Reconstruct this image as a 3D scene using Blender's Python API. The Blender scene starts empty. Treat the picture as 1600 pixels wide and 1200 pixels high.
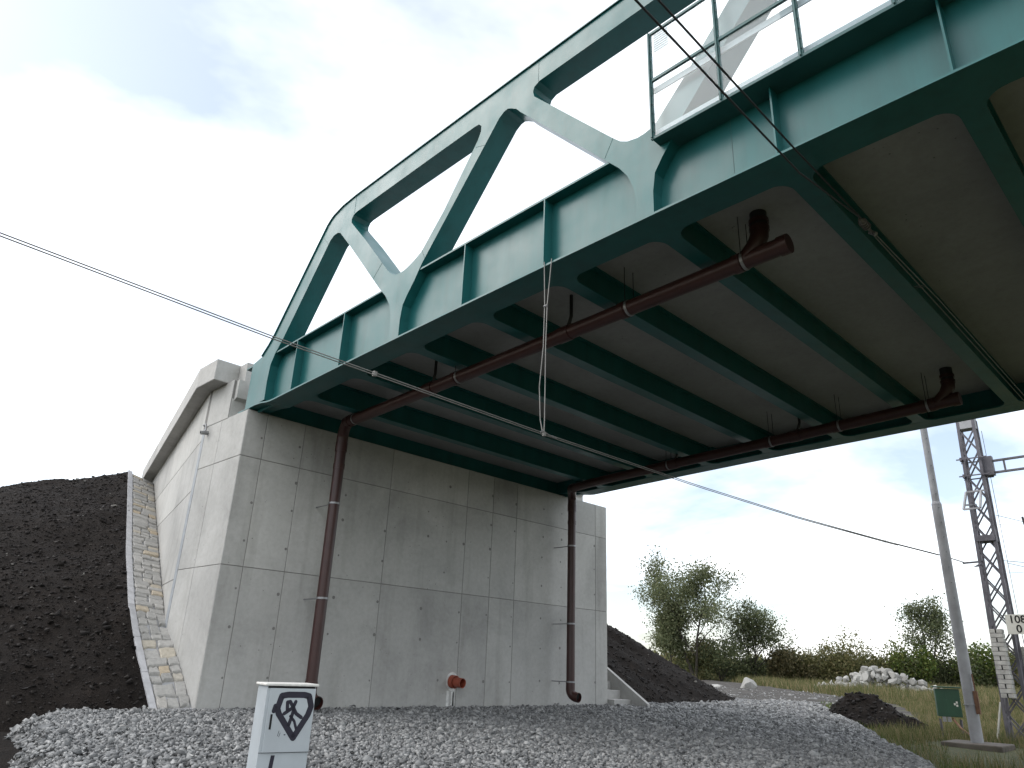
import bpy, bmesh, math, random
import numpy as np
from mathutils import Vector, Matrix, Euler
from mathutils.geometry import delaunay_2d_cdt

random.seed(7)
rng = np.random.default_rng(7)
scene = bpy.context.scene
C = scene.collection
R = math.radians

# ------------------------------------------------------------------ camera
cam_d = bpy.data.cameras.new('camera'); cam = bpy.data.objects.new('camera', cam_d); C.objects.link(cam)
yaw, pit, rol = R(44.51424), R(21.06512), R(2.35802)
fw = Vector((math.sin(yaw)*math.cos(pit), math.cos(yaw)*math.cos(pit), math.sin(pit)))
rt = Vector((math.cos(yaw), -math.sin(yaw), 0)); up = rt.cross(fw)
r2 = rt*math.cos(rol)+up*math.sin(rol); u2 = -rt*math.sin(rol)+up*math.cos(rol)
mw = Matrix((r2, u2, -fw)).transposed().to_4x4()
cam.matrix_world = mw
cam_d.sensor_width = 36; cam_d.lens = 1139.53*36/1600
cam_d.clip_start = .05; cam_d.clip_end = 6000
scene.camera = cam

# ------------------------------------------------------------------ sky and sun
SUN_AZ, SUN_EL = R(-42), R(42)          # azimuth measured from +Y towards +X
w = bpy.data.worlds.new('World'); scene.world = w; w.use_nodes = True
nt = w.node_tree; nt.nodes.clear()
def N(t, kind, **kw):
    n = t.nodes.new(kind)
    for k, v in kw.items():
        if k.startswith('i_'): n.inputs[k[2:].replace('_', ' ')].default_value = v
        else: setattr(n, k, v)
    return n
out = N(nt, 'ShaderNodeOutputWorld'); bg = N(nt, 'ShaderNodeBackground'); bg.inputs['Strength'].default_value = .13
sky = N(nt, 'ShaderNodeTexSky', sky_type='NISHITA', sun_disc=False, sun_elevation=SUN_EL, sun_rotation=SUN_AZ, altitude=250, air_density=1.0, dust_density=2.0, ozone_density=1.0)
tc = N(nt, 'ShaderNodeTexCoord'); sep = N(nt, 'ShaderNodeSeparateXYZ'); nt.links.new(tc.outputs['Generated'], sep.inputs[0])
mz = N(nt, 'ShaderNodeMath', operation='MAXIMUM'); nt.links.new(sep.outputs['Z'], mz.inputs[0]); mz.inputs[1].default_value = 0
az_ = N(nt, 'ShaderNodeMath', operation='ADD'); nt.links.new(mz.outputs[0], az_.inputs[0]); az_.inputs[1].default_value = .16
dx = N(nt, 'ShaderNodeMath', operation='DIVIDE'); nt.links.new(sep.outputs['X'], dx.inputs[0]); nt.links.new(az_.outputs[0], dx.inputs[1])
dy = N(nt, 'ShaderNodeMath', operation='DIVIDE'); nt.links.new(sep.outputs['Y'], dy.inputs[0]); nt.links.new(az_.outputs[0], dy.inputs[1])
cmb = N(nt, 'ShaderNodeCombineXYZ'); nt.links.new(dx.outputs[0], cmb.inputs[0]); nt.links.new(dy.outputs[0], cmb.inputs[1])
cmb.inputs[2].default_value = 3.2
cl = N(nt, 'ShaderNodeTexNoise'); cl.inputs['Scale'].default_value = .62; cl.inputs['Detail'].default_value = 7; cl.inputs['Roughness'].default_value = .55; cl.inputs['Distortion'].default_value = .25
nt.links.new(cmb.outputs[0], cl.inputs['Vector'])
rp = N(nt, 'ShaderNodeValToRGB'); rp.color_ramp.elements[0].position = .39; rp.color_ramp.elements[1].position = .66
rp.color_ramp.elements[0].color = (.15, .15, .15, 1)
nt.links.new(cl.outputs['Fac'], rp.inputs[0])
cl2 = N(nt, 'ShaderNodeTexNoise'); cl2.inputs['Scale'].default_value = 1.7; cl2.inputs['Detail'].default_value = 5
nt.links.new(cmb.outputs[0], cl2.inputs['Vector'])
cc = N(nt, 'ShaderNodeMixRGB'); cc.inputs[1].default_value = (9.5, 9.8, 10.1, 1); cc.inputs[2].default_value = (13.5, 13.5, 13.3, 1)
nt.links.new(cl2.outputs['Fac'], cc.inputs[0])
mxs = N(nt, 'ShaderNodeMixRGB'); nt.links.new(rp.outputs[0], mxs.inputs[0]); nt.links.new(sky.outputs[0], mxs.inputs[1]); nt.links.new(cc.outputs[0], mxs.inputs[2])
nt.links.new(mxs.outputs[0], bg.inputs['Color']); nt.links.new(bg.outputs[0], out.inputs['Surface'])

sl = bpy.data.lights.new('sun', 'SUN'); so = bpy.data.objects.new('sun', sl); C.objects.link(so)
sl.energy = 1.0; sl.angle = R(40); sl.color = (1, .985, .965)
sd = Vector((math.sin(SUN_AZ)*math.cos(SUN_EL), math.cos(SUN_AZ)*math.cos(SUN_EL), math.sin(SUN_EL)))
so.rotation_euler = (-sd).to_track_quat('-Z', 'Y').to_euler(); so.location = (-20, 10, 40)

scene.view_settings.view_transform = 'Standard'; scene.view_settings.look = 'None'
scene.view_settings.exposure = 0.72; scene.view_settings.gamma = 1
scene.view_settings.use_curve_mapping = False

# ------------------------------------------------------------------ materials
def newmat(name):
    m = bpy.data.materials.new(name); m.use_nodes = True
    t = m.node_tree; b = t.nodes['Principled BSDF']
    return m, t, b
def noise(t, scale, detail=4, rough=.5, coord='Object', vec=None, dist=0):
    n = N(t, 'ShaderNodeTexNoise'); n.inputs['Scale'].default_value = scale; n.inputs['Detail'].default_value = detail
    n.inputs['Roughness'].default_value = rough; n.inputs['Distortion'].default_value = dist
    if vec is None:
        c = t.nodes.get('TC') or N(t, 'ShaderNodeTexCoord', name='TC'); vec = c.outputs[coord]
    t.links.new(vec, n.inputs['Vector']); return n
def ramp(t, src, stops):
    r = N(t, 'ShaderNodeValToRGB'); e = r.color_ramp.elements
    while len(e) < len(stops): e.new(.5)
    for i, (p, c) in enumerate(stops):
        e[i].position = p; e[i].color = (*c, 1) if len(c) == 3 else c
    t.links.new(src, r.inputs[0]); return r
def mixc(t, fac, a, b, mode='MIX'):
    m = N(t, 'ShaderNodeMixRGB', blend_type=mode)
    for s, v in ((0, fac), (1, a), (2, b)):
        if isinstance(v, (int, float)): m.inputs[s].default_value = v
        elif isinstance(v, tuple): m.inputs[s].default_value = (*v, 1)
        else: t.links.new(v, m.inputs[s])
    return m
def bump(t, b, src, strength=.3, dist=.01):
    n = N(t, 'ShaderNodeBump'); n.inputs['Strength'].default_value = strength; n.inputs['Distance'].default_value = dist
    t.links.new(src, n.inputs['Height']); t.links.new(n.outputs[0], b.inputs['Normal']); return n
def worldpos(t, sx=1, sy=1, sz=1):
    g = N(t, 'ShaderNodeNewGeometry'); m = N(t, 'ShaderNodeMapping'); m.inputs['Scale'].default_value = (sx, sy, sz)
    t.links.new(g.outputs['Position'], m.inputs['Vector']); return m.outputs[0]

def simple(name, col, rough=.5, metal=0, var=.12, scale=6, spec=.5, bmp=0):
    m, t, b = newmat(name)
    n = noise(t, scale, 5, .6, vec=worldpos(t))
    d = tuple(c*(1-var) for c in col); l = tuple(min(1, c*(1+var)) for c in col)
    r = ramp(t, n.outputs['Fac'], [(.3, d), (.7, l)])
    t.links.new(r.outputs[0], b.inputs['Base Color'])
    b.inputs['Roughness'].default_value = rough; b.inputs['Metallic'].default_value = metal
    b.inputs['Specular IOR Level'].default_value = spec
    if bmp: bump(t, b, n.outputs['Fac'], bmp, .01)
    return m

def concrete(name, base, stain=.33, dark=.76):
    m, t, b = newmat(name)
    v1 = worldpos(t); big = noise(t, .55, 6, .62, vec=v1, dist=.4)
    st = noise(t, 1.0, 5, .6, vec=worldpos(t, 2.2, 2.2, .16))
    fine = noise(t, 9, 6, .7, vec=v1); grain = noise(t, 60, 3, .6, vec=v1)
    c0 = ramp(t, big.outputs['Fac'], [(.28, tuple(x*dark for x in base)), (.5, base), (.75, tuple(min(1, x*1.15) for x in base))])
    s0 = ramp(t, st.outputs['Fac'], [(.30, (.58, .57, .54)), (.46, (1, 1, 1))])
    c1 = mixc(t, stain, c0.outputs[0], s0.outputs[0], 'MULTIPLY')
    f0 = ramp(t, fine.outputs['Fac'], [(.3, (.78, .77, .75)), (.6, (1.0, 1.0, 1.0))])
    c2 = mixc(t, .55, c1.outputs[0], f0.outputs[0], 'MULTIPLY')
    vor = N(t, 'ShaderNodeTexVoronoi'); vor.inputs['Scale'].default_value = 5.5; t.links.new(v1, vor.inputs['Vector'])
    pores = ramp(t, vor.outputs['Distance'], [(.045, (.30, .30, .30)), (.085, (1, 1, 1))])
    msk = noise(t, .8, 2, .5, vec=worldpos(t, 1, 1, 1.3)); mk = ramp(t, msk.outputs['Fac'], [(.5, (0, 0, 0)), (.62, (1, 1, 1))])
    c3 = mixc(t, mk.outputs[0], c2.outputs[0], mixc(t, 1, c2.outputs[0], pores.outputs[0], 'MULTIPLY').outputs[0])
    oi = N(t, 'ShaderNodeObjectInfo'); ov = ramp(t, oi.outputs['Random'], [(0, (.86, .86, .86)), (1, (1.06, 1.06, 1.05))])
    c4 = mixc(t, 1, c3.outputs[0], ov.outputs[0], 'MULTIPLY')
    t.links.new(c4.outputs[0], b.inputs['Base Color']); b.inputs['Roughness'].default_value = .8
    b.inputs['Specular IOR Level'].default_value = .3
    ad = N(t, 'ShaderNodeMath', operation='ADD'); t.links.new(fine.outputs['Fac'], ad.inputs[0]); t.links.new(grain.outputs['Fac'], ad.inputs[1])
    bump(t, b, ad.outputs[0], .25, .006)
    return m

M = {}
M['concrete'] = concrete('concrete', (.465, .46, .442))
M['coping'] = concrete('coping_concrete', (.44, .433, .418), .35, .75)
M['joint'] = simple('joint_concrete', (.19, .185, .175), .9)
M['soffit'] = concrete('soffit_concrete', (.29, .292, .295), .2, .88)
M['old_concrete'] = simple('old_concrete', (.11, .095, .08), .9, 0, .3, 3, .3, .4)
M['sealant'] = simple('sealant', (.30, .32, .34), .6, 0, .12)
M['whitepaint'] = simple('white_wash', (.62, .62, .6), .8, 0, .25, 9)

def green(name, col, rough):
    m, t, b = newmat(name)
    v = worldpos(t); n = noise(t, 1.3, 5, .6, vec=v); f = noise(t, 25, 3, .5, vec=v)
    r = ramp(t, n.outputs['Fac'], [(.3, tuple(c*.9 for c in col)), (.7, tuple(c*1.1 for c in col))])
    stv = noise(t, 1.0, 5, .6, vec=worldpos(t, 3.5, 3.5, .35)); stc = ramp(t, stv.outputs['Fac'], [(.34, (.80, .80, .78)), (.56, (1, 1, 1))])
    t.links.new(mixc(t, .8, r.outputs[0], stc.outputs[0], 'MULTIPLY').outputs[0], b.inputs['Base Color'])
    rr = ramp(t, n.outputs['Fac'], [(.3, (rough*.8,)*3), (.7, (rough*1.25,)*3)])
    t.links.new(rr.outputs[0], b.inputs['Roughness'])
    b.inputs['Specular IOR Level'].default_value = .42
    return m
M['green'] = green('bridge_green', (.010, .106, .107), .36)
M['green_frame'] = green('frame_green', (.03, .10, .10), .45)
M['cabinet_green'] = simple('cabinet_green', (.012, .055, .028), .5, 0, .15, 4)
M['pipe'] = simple('pipe_brown', (.042, .0135, .011), .42, 0, .15, 5)
M['black_pipe'] = simple('pipe_black', (.02, .02, .02), .5)
M['orange'] = simple('pipe_orange', (.27, .062, .034), .6, 0, .12)
M['steel'] = simple('galvanised_steel', (.27, .27, .275), .45, .7, .15)
M['wire'] = simple('wire_steel', (.20, .195, .185), .6, .2)
M['dark_wire'] = simple('wire_dark', (.02, .022, .025), .6)
M['mast'] = simple('mast_steel', (.10, .095, .11), .65, .1, .35, 3)
M['polepaint'] = simple('pole_paint', (.27, .27, .28), .6, 0, .25, 2)
M['dark'] = simple('dark_hole', (.01, .01, .01), .9)
M['insulator'] = simple('insulator', (.12, .11, .105), .5)
M['rust'] = simple('rusty_steel', (.14, .07, .04), .8, 0, .3, 8)
M['weight'] = simple('weight_concrete', (.40, .39, .37), .85, 0, .25, 6)
M['cabinet'] = simple('cabinet_paint', (.40, .435, .455), .5, 0, .06, 3)
M['cabinet_lid'] = simple('cabinet_lid', (.62, .61, .57), .6, 0, .15, 8)
M['spray'] = simple('spray_paint', (.012, .01, .022), .6, 0, .2)
M['sign'] = simple('sign_white', (.58, .57, .52), .5, 0, .08)
M['rail_grey'] = simple('rail_grey', (.40, .45, .46), .5, 0, .08)
M['bark'] = simple('bark', (.045, .038, .03), .9, 0, .3, 4)
M['sheet'] = simple('pale_rubble', (.55, .54, .52), .8, 0, .2, 3)

m, t, b = newmat('pane_glass'); M['glass'] = m
t.nodes.remove(b); mo = t.nodes['Material Output']
tr = N(t, 'ShaderNodeBsdfTransparent'); tr.inputs[0].default_value = (.90, .93, .94, 1)
gl = N(t, 'ShaderNodeBsdfGlossy'); gl.inputs['Roughness'].default_value = .02
lw = N(t, 'ShaderNodeLayerWeight'); pw = N(t, 'ShaderNodeMath', operation='POWER'); t.links.new(lw.outputs['Facing'], pw.inputs[0]); pw.inputs[1].default_value = 5
fr = N(t, 'ShaderNodeMath', operation='MULTIPLY_ADD'); t.links.new(pw.outputs[0], fr.inputs[0]); fr.inputs[1].default_value = .5; fr.inputs[2].default_value = .035
mx = N(t, 'ShaderNodeMixShader'); t.links.new(fr.outputs[0], mx.inputs[0]); t.links.new(tr.outputs[0], mx.inputs[1]); t.links.new(gl.outputs[0], mx.inputs[2])
t.links.new(mx.outputs[0], mo.inputs['Surface'])

def soilmat(name, lo, hi, sc=2.2, bs=.9):
    m, t, b = newmat(name); v = worldpos(t)
    n = noise(t, sc, 8, .7, vec=v, dist=.3); f = noise(t, 26, 4, .7, vec=v)
    r = ramp(t, n.outputs['Fac'], [(.3, lo), (.62, hi), (.8, tuple(c*1.7 for c in hi))])
    fr_ = ramp(t, f.outputs['Fac'], [(.35, (.55, .55, .55)), (.7, (1.15, 1.12, 1.1))])
    c = mixc(t, .8, r.outputs[0], fr_.outputs[0], 'MULTIPLY')
    vo = N(t, 'ShaderNodeTexVoronoi'); vo.inputs['Scale'].default_value = 4.5; t.links.new(v, vo.inputs['Vector'])
    sp = ramp(t, vo.outputs['Distance'], [(.022, (1, 1, 1)), (.035, (0, 0, 0))])
    c = mixc(t, sp.outputs[0], c.outputs[0], (.12, .11, .10))
    t.links.new(c.outputs[0], b.inputs['Base Color']); b.inputs['Roughness'].default_value = .95; b.inputs['Specular IOR Level'].default_value = .15
    ad = N(t, 'ShaderNodeMath', operation='ADD'); t.links.new(n.outputs['Fac'], ad.inputs[0]); t.links.new(f.outputs['Fac'], ad.inputs[1])
    bump(t, b, ad.outputs[0], bs, .05)
    return m
M['soil'] = soilmat('dark_soil', (.0085, .0068, .0058), (.019, .015, .0125))
M['track'] = soilmat('track_dirt', (.05, .046, .042), (.105, .10, .093), 1.2, .7)

def stonemat(name, stops, bs=.3, island=True):
    m, t, b = newmat(name); v = worldpos(t)
    if island:
        g = N(t, 'ShaderNodeNewGeometry'); src = g.outputs['Random Per Island']
    else:
        g = N(t, 'ShaderNodeObjectInfo'); src = g.outputs['Random']
    r = ramp(t, src, stops); n = noise(t, 14, 5, .6, vec=v)
    nr = ramp(t, n.outputs['Fac'], [(.3, (.7, .7, .7)), (.65, (1.1, 1.1, 1.1))])
    c = mixc(t, .7, r.outputs[0], nr.outputs[0], 'MULTIPLY')
    t.links.new(c.outputs[0], b.inputs['Base Color']); b.inputs['Roughness'].default_value = .85; b.inputs['Specular IOR Level'].default_value = .3
    bump(t, b, n.outputs['Fac'], bs, .01); return m
M['gravel'] = stonemat('gravel_stone', [(0, (.13, .132, .133)), (.5, (.23, .232, .231)), (1, (.36, .36, .352))])
M['masonry'] = stonemat('masonry_stone', [(0, (.29, .285, .27)), (.7, (.37, .36, .34)), (.9, (.41, .37, .30)), (1, (.40, .325, .23))], .6, False)
M['boulder'] = stonemat('boulder_stone', [(0, (.23, .225, .21)), (1, (.36, .355, .335))], .9, False)
M['clod'] = stonemat('soil_clod', [(0, (.008, .0066, .006)), (.965, (.019, .0155, .0135)), (.985, (.05, .044, .038)), (1, (.2, .19, .175))], .5)
M['mortar'] = simple('mortar', (.33, .335, .345), .9, 0, .15, 10, .3, .3)
M['kerb'] = simple('kerb_concrete', (.40, .40, .41), .85, 0, .15, 5, .3, .3)

m, t, b = newmat('gravel_bed'); M['bed'] = m; v = worldpos(t)
vo = N(t, 'ShaderNodeTexVoronoi'); vo.inputs['Scale'].default_value = 13; t.links.new(v, vo.inputs['Vector'])
r = ramp(t, vo.outputs['Color'], [(0, (.08, .082, .083)), (1, (.24, .24, .235))])
ed = ramp(t, vo.outputs['Distance'], [(.2, (1, 1, 1)), (.65, (.35, .35, .35))])
c = mixc(t, .85, r.outputs[0], ed.outputs[0], 'MULTIPLY'); t.links.new(c.outputs[0], b.inputs['Base Color'])
b.inputs['Roughness'].default_value = .9; bump(t, b, vo.outputs['Distance'], -.8, .04) if False else None
bm_ = N(t, 'ShaderNodeBump', invert=True); bm_.inputs['Strength'].default_value = .8; bm_.inputs['Distance'].default_value = .04
t.links.new(vo.outputs['Distance'], bm_.inputs['Height']); t.links.new(bm_.outputs[0], b.inputs['Normal'])

m, t, b = newmat('meadow'); M['meadow'] = m; v = worldpos(t)
n = noise(t, .35, 8, .65, vec=v); f = noise(t, 7, 5, .7, vec=v)
r = ramp(t, n.outputs['Fac'], [(.3, (.035, .042, .015)), (.5, (.075, .08, .03)), (.7, (.13, .115, .055))])
fr_ = ramp(t, f.outputs['Fac'], [(.3, (.5, .5, .5)), (.7, (1.2, 1.2, 1.2))])
c = mixc(t, .8, r.outputs[0], fr_.outputs[0], 'MULTIPLY'); t.links.new(c.outputs[0], b.inputs['Base Color']); b.inputs['Roughness'].default_value = .95
bump(t, b, f.outputs['Fac'], .8, .08)

def leafmat(name, stops, trans=.45):
    m, t, b = newmat(name)
    g = N(t, 'ShaderNodeNewGeometry'); r = ramp(t, g.outputs['Random Per Island'], stops)
    t.links.new(r.outputs[0], b.inputs['Base Color']); b.inputs['Roughness'].default_value = .6; b.inputs['Specular IOR Level'].default_value = .3
    tl = N(t, 'ShaderNodeBsdfTranslucent'); t.links.new(r.outputs[0], tl.inputs[0])
    mx = N(t, 'ShaderNodeMixShader'); mx.inputs[0].default_value = trans
    mo = t.nodes['Material Output']; t.links.new(b.outputs[0], mx.inputs[1]); t.links.new(tl.outputs[0], mx.inputs[2]); t.links.new(mx.outputs[0], mo.inputs['Surface'])
    return m
M['leaf_a'] = leafmat('leaf_green', [(0, (.085, .105, .05)), (.6, (.135, .155, .08)), (1, (.20, .205, .11))])
M['leaf_b'] = leafmat('leaf_dark', [(0, (.06, .078, .04)), (.6, (.105, .125, .06)), (1, (.165, .175, .085))])
M['leaf_c'] = leafmat('leaf_olive', [(0, (.085, .092, .035)), (.6, (.15, .15, .062)), (1, (.225, .19, .09))])
M['leaf_d'] = leafmat('leaf_brown', [(0, (.06, .055, .025)), (.6, (.115, .105, .05)), (1, (.18, .145, .075))])
M['leaf_e'] = leafmat('leaf_bright', [(0, (.05, .085, .018)), (.6, (.10, .14, .03)), (1, (.17, .18, .05))])
M['grass'] = leafmat('grass_blade', [(0, (.05, .07, .02)), (.4, (.09, .105, .032)), (.65, (.17, .145, .07)), (1, (.27, .215, .12))])

# ------------------------------------------------------------------ helpers
class MB:
    def __init__(s): s.v = []; s.f = []
    def quad(s, *p):
        i = len(s.v); s.v += [tuple(q) for q in p]; s.f.append(tuple(range(i, i+len(p)))); return s
    def hexa(s, p):
        i = len(s.v); s.v += [tuple(q) for q in p]
        for f in ((0, 3, 2, 1), (4, 5, 6, 7), (0, 1, 5, 4), (1, 2, 6, 5), (2, 3, 7, 6), (3, 0, 4, 7)): s.f.append(tuple(i+k for k in f))
        return s
    def box(s, a, b):
        (x0, y0, z0), (x1, y1, z1) = a, b
        return s.hexa([(x0, y0, z0), (x1, y0, z0), (x1, y1, z0), (x0, y1, z0), (x0, y0, z1), (x1, y0, z1), (x1, y1, z1), (x0, y1, z1)])
    def obox(s, c, ux, uy, uz, hx, hy, hz):
        c = Vector(c); ux, uy, uz = Vector(ux).normalized()*hx, Vector(uy).normalized()*hy, Vector(uz).normalized()*hz
        return s.hexa([c-ux-uy-uz, c+ux-uy-uz, c+ux+uy-uz, c-ux+uy-uz, c-ux-uy+uz, c+ux-uy+uz, c+ux+uy+uz, c-ux+uy+uz])
    def bar(s, a, b, wx, wy=None, upv=(0, 0, 1)):
        a, b = Vector(a), Vector(b); d = (b-a).normalized(); wy = wx if wy is None else wy
        u = Vector(upv)
        if abs(d.dot(u)) > .98: u = Vector((1, 0, 0))
        sx = d.cross(u).normalized(); uz = sx.cross(d)
        return s.obox((a+b)/2, sx, uz, d, wx/2, wy/2, (b-a).length/2)
    def tube(s, path, r, n=12, cap=True, rs=None):
        path = [Vector(p) for p in path]; base = len(s.v); k = len(path)
        nrm = None
        for i, p in enumerate(path):
            d = (path[min(i+1, k-1)]-path[max(i-1, 0)]).normalized()
            if nrm is None: nrm = d.cross(Vector((0, 0, 1))) if abs(d.z) < .9 else d.cross(Vector((1, 0, 0)))
            nrm = (nrm-d*nrm.dot(d)).normalized(); bn = d.cross(nrm)
            rr = rs[i] if rs else r
            for j in range(n):
                a = 2*math.pi*j/n; s.v.append(tuple(p+(nrm*math.cos(a)+bn*math.sin(a))*rr))
        for i in range(k-1):
            for j in range(n):
                s.f.append((base+i*n+j, base+i*n+(j+1) % n, base+(i+1)*n+(j+1) % n, base+(i+1)*n+j))
        if cap:
            s.f.append(tuple(base+j for j in reversed(range(n)))); s.f.append(tuple(base+(k-1)*n+j for j in range(n)))
        return s
    def pipe(s, path, r, wall, n=20):
        s.tube(path, r, n, False); s.tube(path, r-wall, n, False)
        for e in (0, -1):
            pass
        b0 = len(s.v)-2*len(path)*n; b1 = len(s.v)-len(path)*n
        for off in (0, (len(path)-1)*n):
            for j in range(n): s.f.append((b0+off+j, b0+off+(j+1) % n, b1+off+(j+1) % n, b1+off+j))
        return s
    def build(s, name, mat, parent=None, smooth=False, bevel=0):
        me = bpy.data.meshes.new(name); me.from_pydata(s.v, [], s.f); me.update()
        return finish(name, me, mat, parent, smooth, bevel)

def finish(name, me, mat, parent=None, smooth=False, bevel=0):
    if mat is not None: me.materials.append(M[mat] if isinstance(mat, str) else mat)
    bm = bmesh.new(); bm.from_mesh(me); bmesh.ops.recalc_face_normals(bm, faces=bm.faces); bm.to_mesh(me); bm.free()
    if smooth:
        me.shade_smooth()
        try: me.set_sharp_from_angle(angle=R(40))
        except Exception: pass
    o = bpy.data.objects.new(name, me); C.objects.link(o)
    if parent is not None: adopt(o, parent)
    if bevel:
        bv = o.modifiers.new('bevel', 'BEVEL'); bv.width = bevel; bv.segments = 2; bv.limit_method = 'ANGLE'
    return o
def rootpos(o):
    p = Vector(o.location)
    while o.parent is not None:
        o = o.parent
    return Vector(o.location)
def adopt(o, parent):
    o.parent = parent; o.matrix_parent_inverse = Matrix.Translation(-rootpos(parent))
    if parent.parent is not None: o.matrix_parent_inverse = Matrix.Identity(4) if parent.type == 'EMPTY' else Matrix.Identity(4)
def tag(o, label=None, cat=None, group=None, kind=None):
    if label: o['label'] = label
    if cat: o['category'] = cat
    if group: o['group'] = group
    if kind: o['kind'] = kind
    return o
def thing(name, label, cat, loc=(0, 0, 0), group=None):
    o = bpy.data.objects.new(name, None); C.objects.link(o); o.location = loc; o.empty_display_size = .3
    return tag(o, label, cat, group)
def dup(o, parent, off=(0, 0, 0)):
    c = o.copy(); C.objects.link(c); mi = o.matrix_parent_inverse.copy(); c.parent = parent; c.matrix_parent_inverse = mi
    c.location = Vector(o.location)+Vector(off); return c
def rawmesh(name, verts, faces_flat, nside, mat, parent=None):
    """fast mesh of equal-sided faces from numpy arrays"""
    me = bpy.data.meshes.new(name); nf = len(faces_flat)//nside
    me.vertices.add(len(verts)); me.vertices.foreach_set('co', np.asarray(verts, np.float32).ravel())
    me.loops.add(len(faces_flat)); me.loops.foreach_set('vertex_index', np.asarray(faces_flat, np.int32))
    me.polygons.add(nf); me.polygons.foreach_set('loop_start', np.arange(0, nf*nside, nside, dtype=np.int32))
    me.polygons.foreach_set('loop_total', np.full(nf, nside, np.int32))
    me.update(calc_edges=True); me.validate()
    me.materials.append(M[mat])
    o = bpy.data.objects.new(name, me); C.objects.link(o)
    if parent is not None: adopt(o, parent)
    return o
def sm(a, b, x):
    t_ = np.clip((x-a)/(b-a), 0, 1); return t_*t_*(3-2*t_)
def vnoise(x, y, f, seed=0):
    """cheap smooth value noise"""
    x = np.asarray(x, float)*f+seed*17.3; y = np.asarray(y, float)*f+seed*9.1
    xi, yi = np.floor(x), np.floor(y); fx, fy = x-xi, y-yi
    fx = fx*fx*(3-2*fx); fy = fy*fy*(3-2*fy)
    h = lambda a, b_: np.modf(np.abs(np.sin(a*127.1+b_*311.7)*43758.5453))[0]
    return (h(xi, yi)*(1-fx)+h(xi+1, yi)*fx)*(1-fy)+(h(xi, yi+1)*(1-fx)+h(xi+1, yi+1)*fx)*fy
def fbm(x, y, f, seed=0, o=4):
    s = 0; a = .5
    for k in range(o): s = s+a*(vnoise(x, y, f*2**k, seed+k)-.5); a *= .5
    return s

# ------------------------------------------------------------------ ground
def gz(x, y):
    r = np.hypot(x, y)
    return -1.55+.28*sm(9, 17, y)*sm(15, 26, x)+.14*sm(35, 60, r)+.22*sm(60, 110, r)
def grid_obj(name, X, Y, Z, mat, parent=None, smooth=True):
    n, m_ = X.shape
    v = np.stack([X, Y, Z], -1).reshape(-1, 3)
    i = np.arange(n*m_).reshape(n, m_)
    f = np.stack([i[:-1, :-1], i[1:, :-1], i[1:, 1:], i[:-1, 1:]], -1).reshape(-1)
    o = rawmesh(name, v, f, 4, mat, parent)
    if smooth: o.data.shade_smooth()
    return o
rr = np.concatenate([[0, 2, 4], np.geomspace(6, 3500, 150)]); th = np.linspace(0, 2*math.pi, 361)
Rg, Tg = np.meshgrid(rr, th, indexing='ij'); Xg, Yg = Rg*np.sin(Tg), Rg*np.cos(Tg)
Zg = gz(Xg, Yg)+fbm(Xg, Yg, .25, 1)*.12*np.clip(1-Rg/400, 0, 1)
grd = grid_obj('ground', Xg, Yg, Zg, 'meadow'); tag(grd, 'grassy meadow ground reaching the horizon', kind='structure')

# gravel pad: raised bed in front of the abutment
def padline(x): return 3.93+(x-13.61)*.525           # its edge towards the railway
def padz(x, y):
    top = -1.12-.20*np.clip((16-y)/8, 0, 1.3)+fbm(x, y, .5, 5)*.07
    d1 = (y-padline(x))/1.13                         # >0 inside
    xl = 2.7+(y-9.6)*.245+fbm(y, x*0+3, .7, 9)*1.2
    d2 = x-xl
    s_ = sm(-.9, .15, d1+fbm(x, y, .6, 4)*.6)*sm(-.6, .15, d2)
    far = 1-sm(36, 42, x+fbm(x, y, .3, 8)*6)
    return -1.75+(top+1.75)*s_*far
Xp, Yp = np.meshgrid(np.arange(1, 44, .22), np.arange(1.5, 26, .22), indexing='ij')
pad = grid_obj('gravel_bed', Xp, Yp, padz(Xp, Yp), 'bed'); tag(pad, 'raised bed of grey crushed stone in front of the abutment', kind='structure')

# bare track across the meadow beyond the gravel
tx = np.linspace(0, 1, 80); wv = np.linspace(-1, 1, 17)
cx = np.interp(tx, [0, .35, 1], [32, 45, 88]); cy = np.interp(tx, [0, .35, 1], [17.5, 21, 52]); hw = np.interp(tx, [0, .3, 1], [8.5, 6.2, 3.4])
Xt = cx[:, None]+wv[None, :]*hw[:, None]*-.35; Yt = cy[:, None]+wv[None, :]*hw[:, None]
Xt += fbm(Xt, Yt, .3, 3)*1.6; Zt = gz(Xt, Yt)+.05+fbm(Xt, Yt, .6, 2, 5)*.34-.12*np.abs(wv[None, :])**6
trk = grid_obj('dirt_track', Xt, Yt, Zt, 'track'); tag(trk, 'bare grey dirt track leading from the gravel into the meadow', kind='structure')

# ------------------------------------------------------------------ embankments
TW = .253                                            # wing walls turn by this tangent
wallL = np.array([(7.05, 16.09, -1.12), (7.05, 17.31, -.15), (7.15, 18.86, .85), (8.2, 23.01, 2.81), (10.01, 30.13, 6.18)])
stripL = np.array([(6.24, 16.13, -1.14), (6.24, 17.51, -.07), (6.22, 18.5, .88), (6.94, 21.8, 2.49), (8.71, 29.1, 6.22)])
def polyl(P, s):
    d = np.r_[0, np.cumsum(np.linalg.norm(np.diff(P, axis=0), axis=1))]; d /= d[-1]
    return np.stack([np.interp(s, d, P[:, k]) for k in range(3)], -1)
S = np.linspace(0, 1, 70)
A = polyl(stripL, S)
Lf = polyl(np.array([(3.2, 16.3, -1.35), (3.7, 20, .8), (4.4, 25, 3.2), (4.9, 29.5, 4.95)]), S)
Ff = polyl(np.array([(-22, 14, -1.7), (-22, 18, 0), (-22, 24, 2.4), (-22, 29, 4.4)]), S)
rows = []
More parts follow.
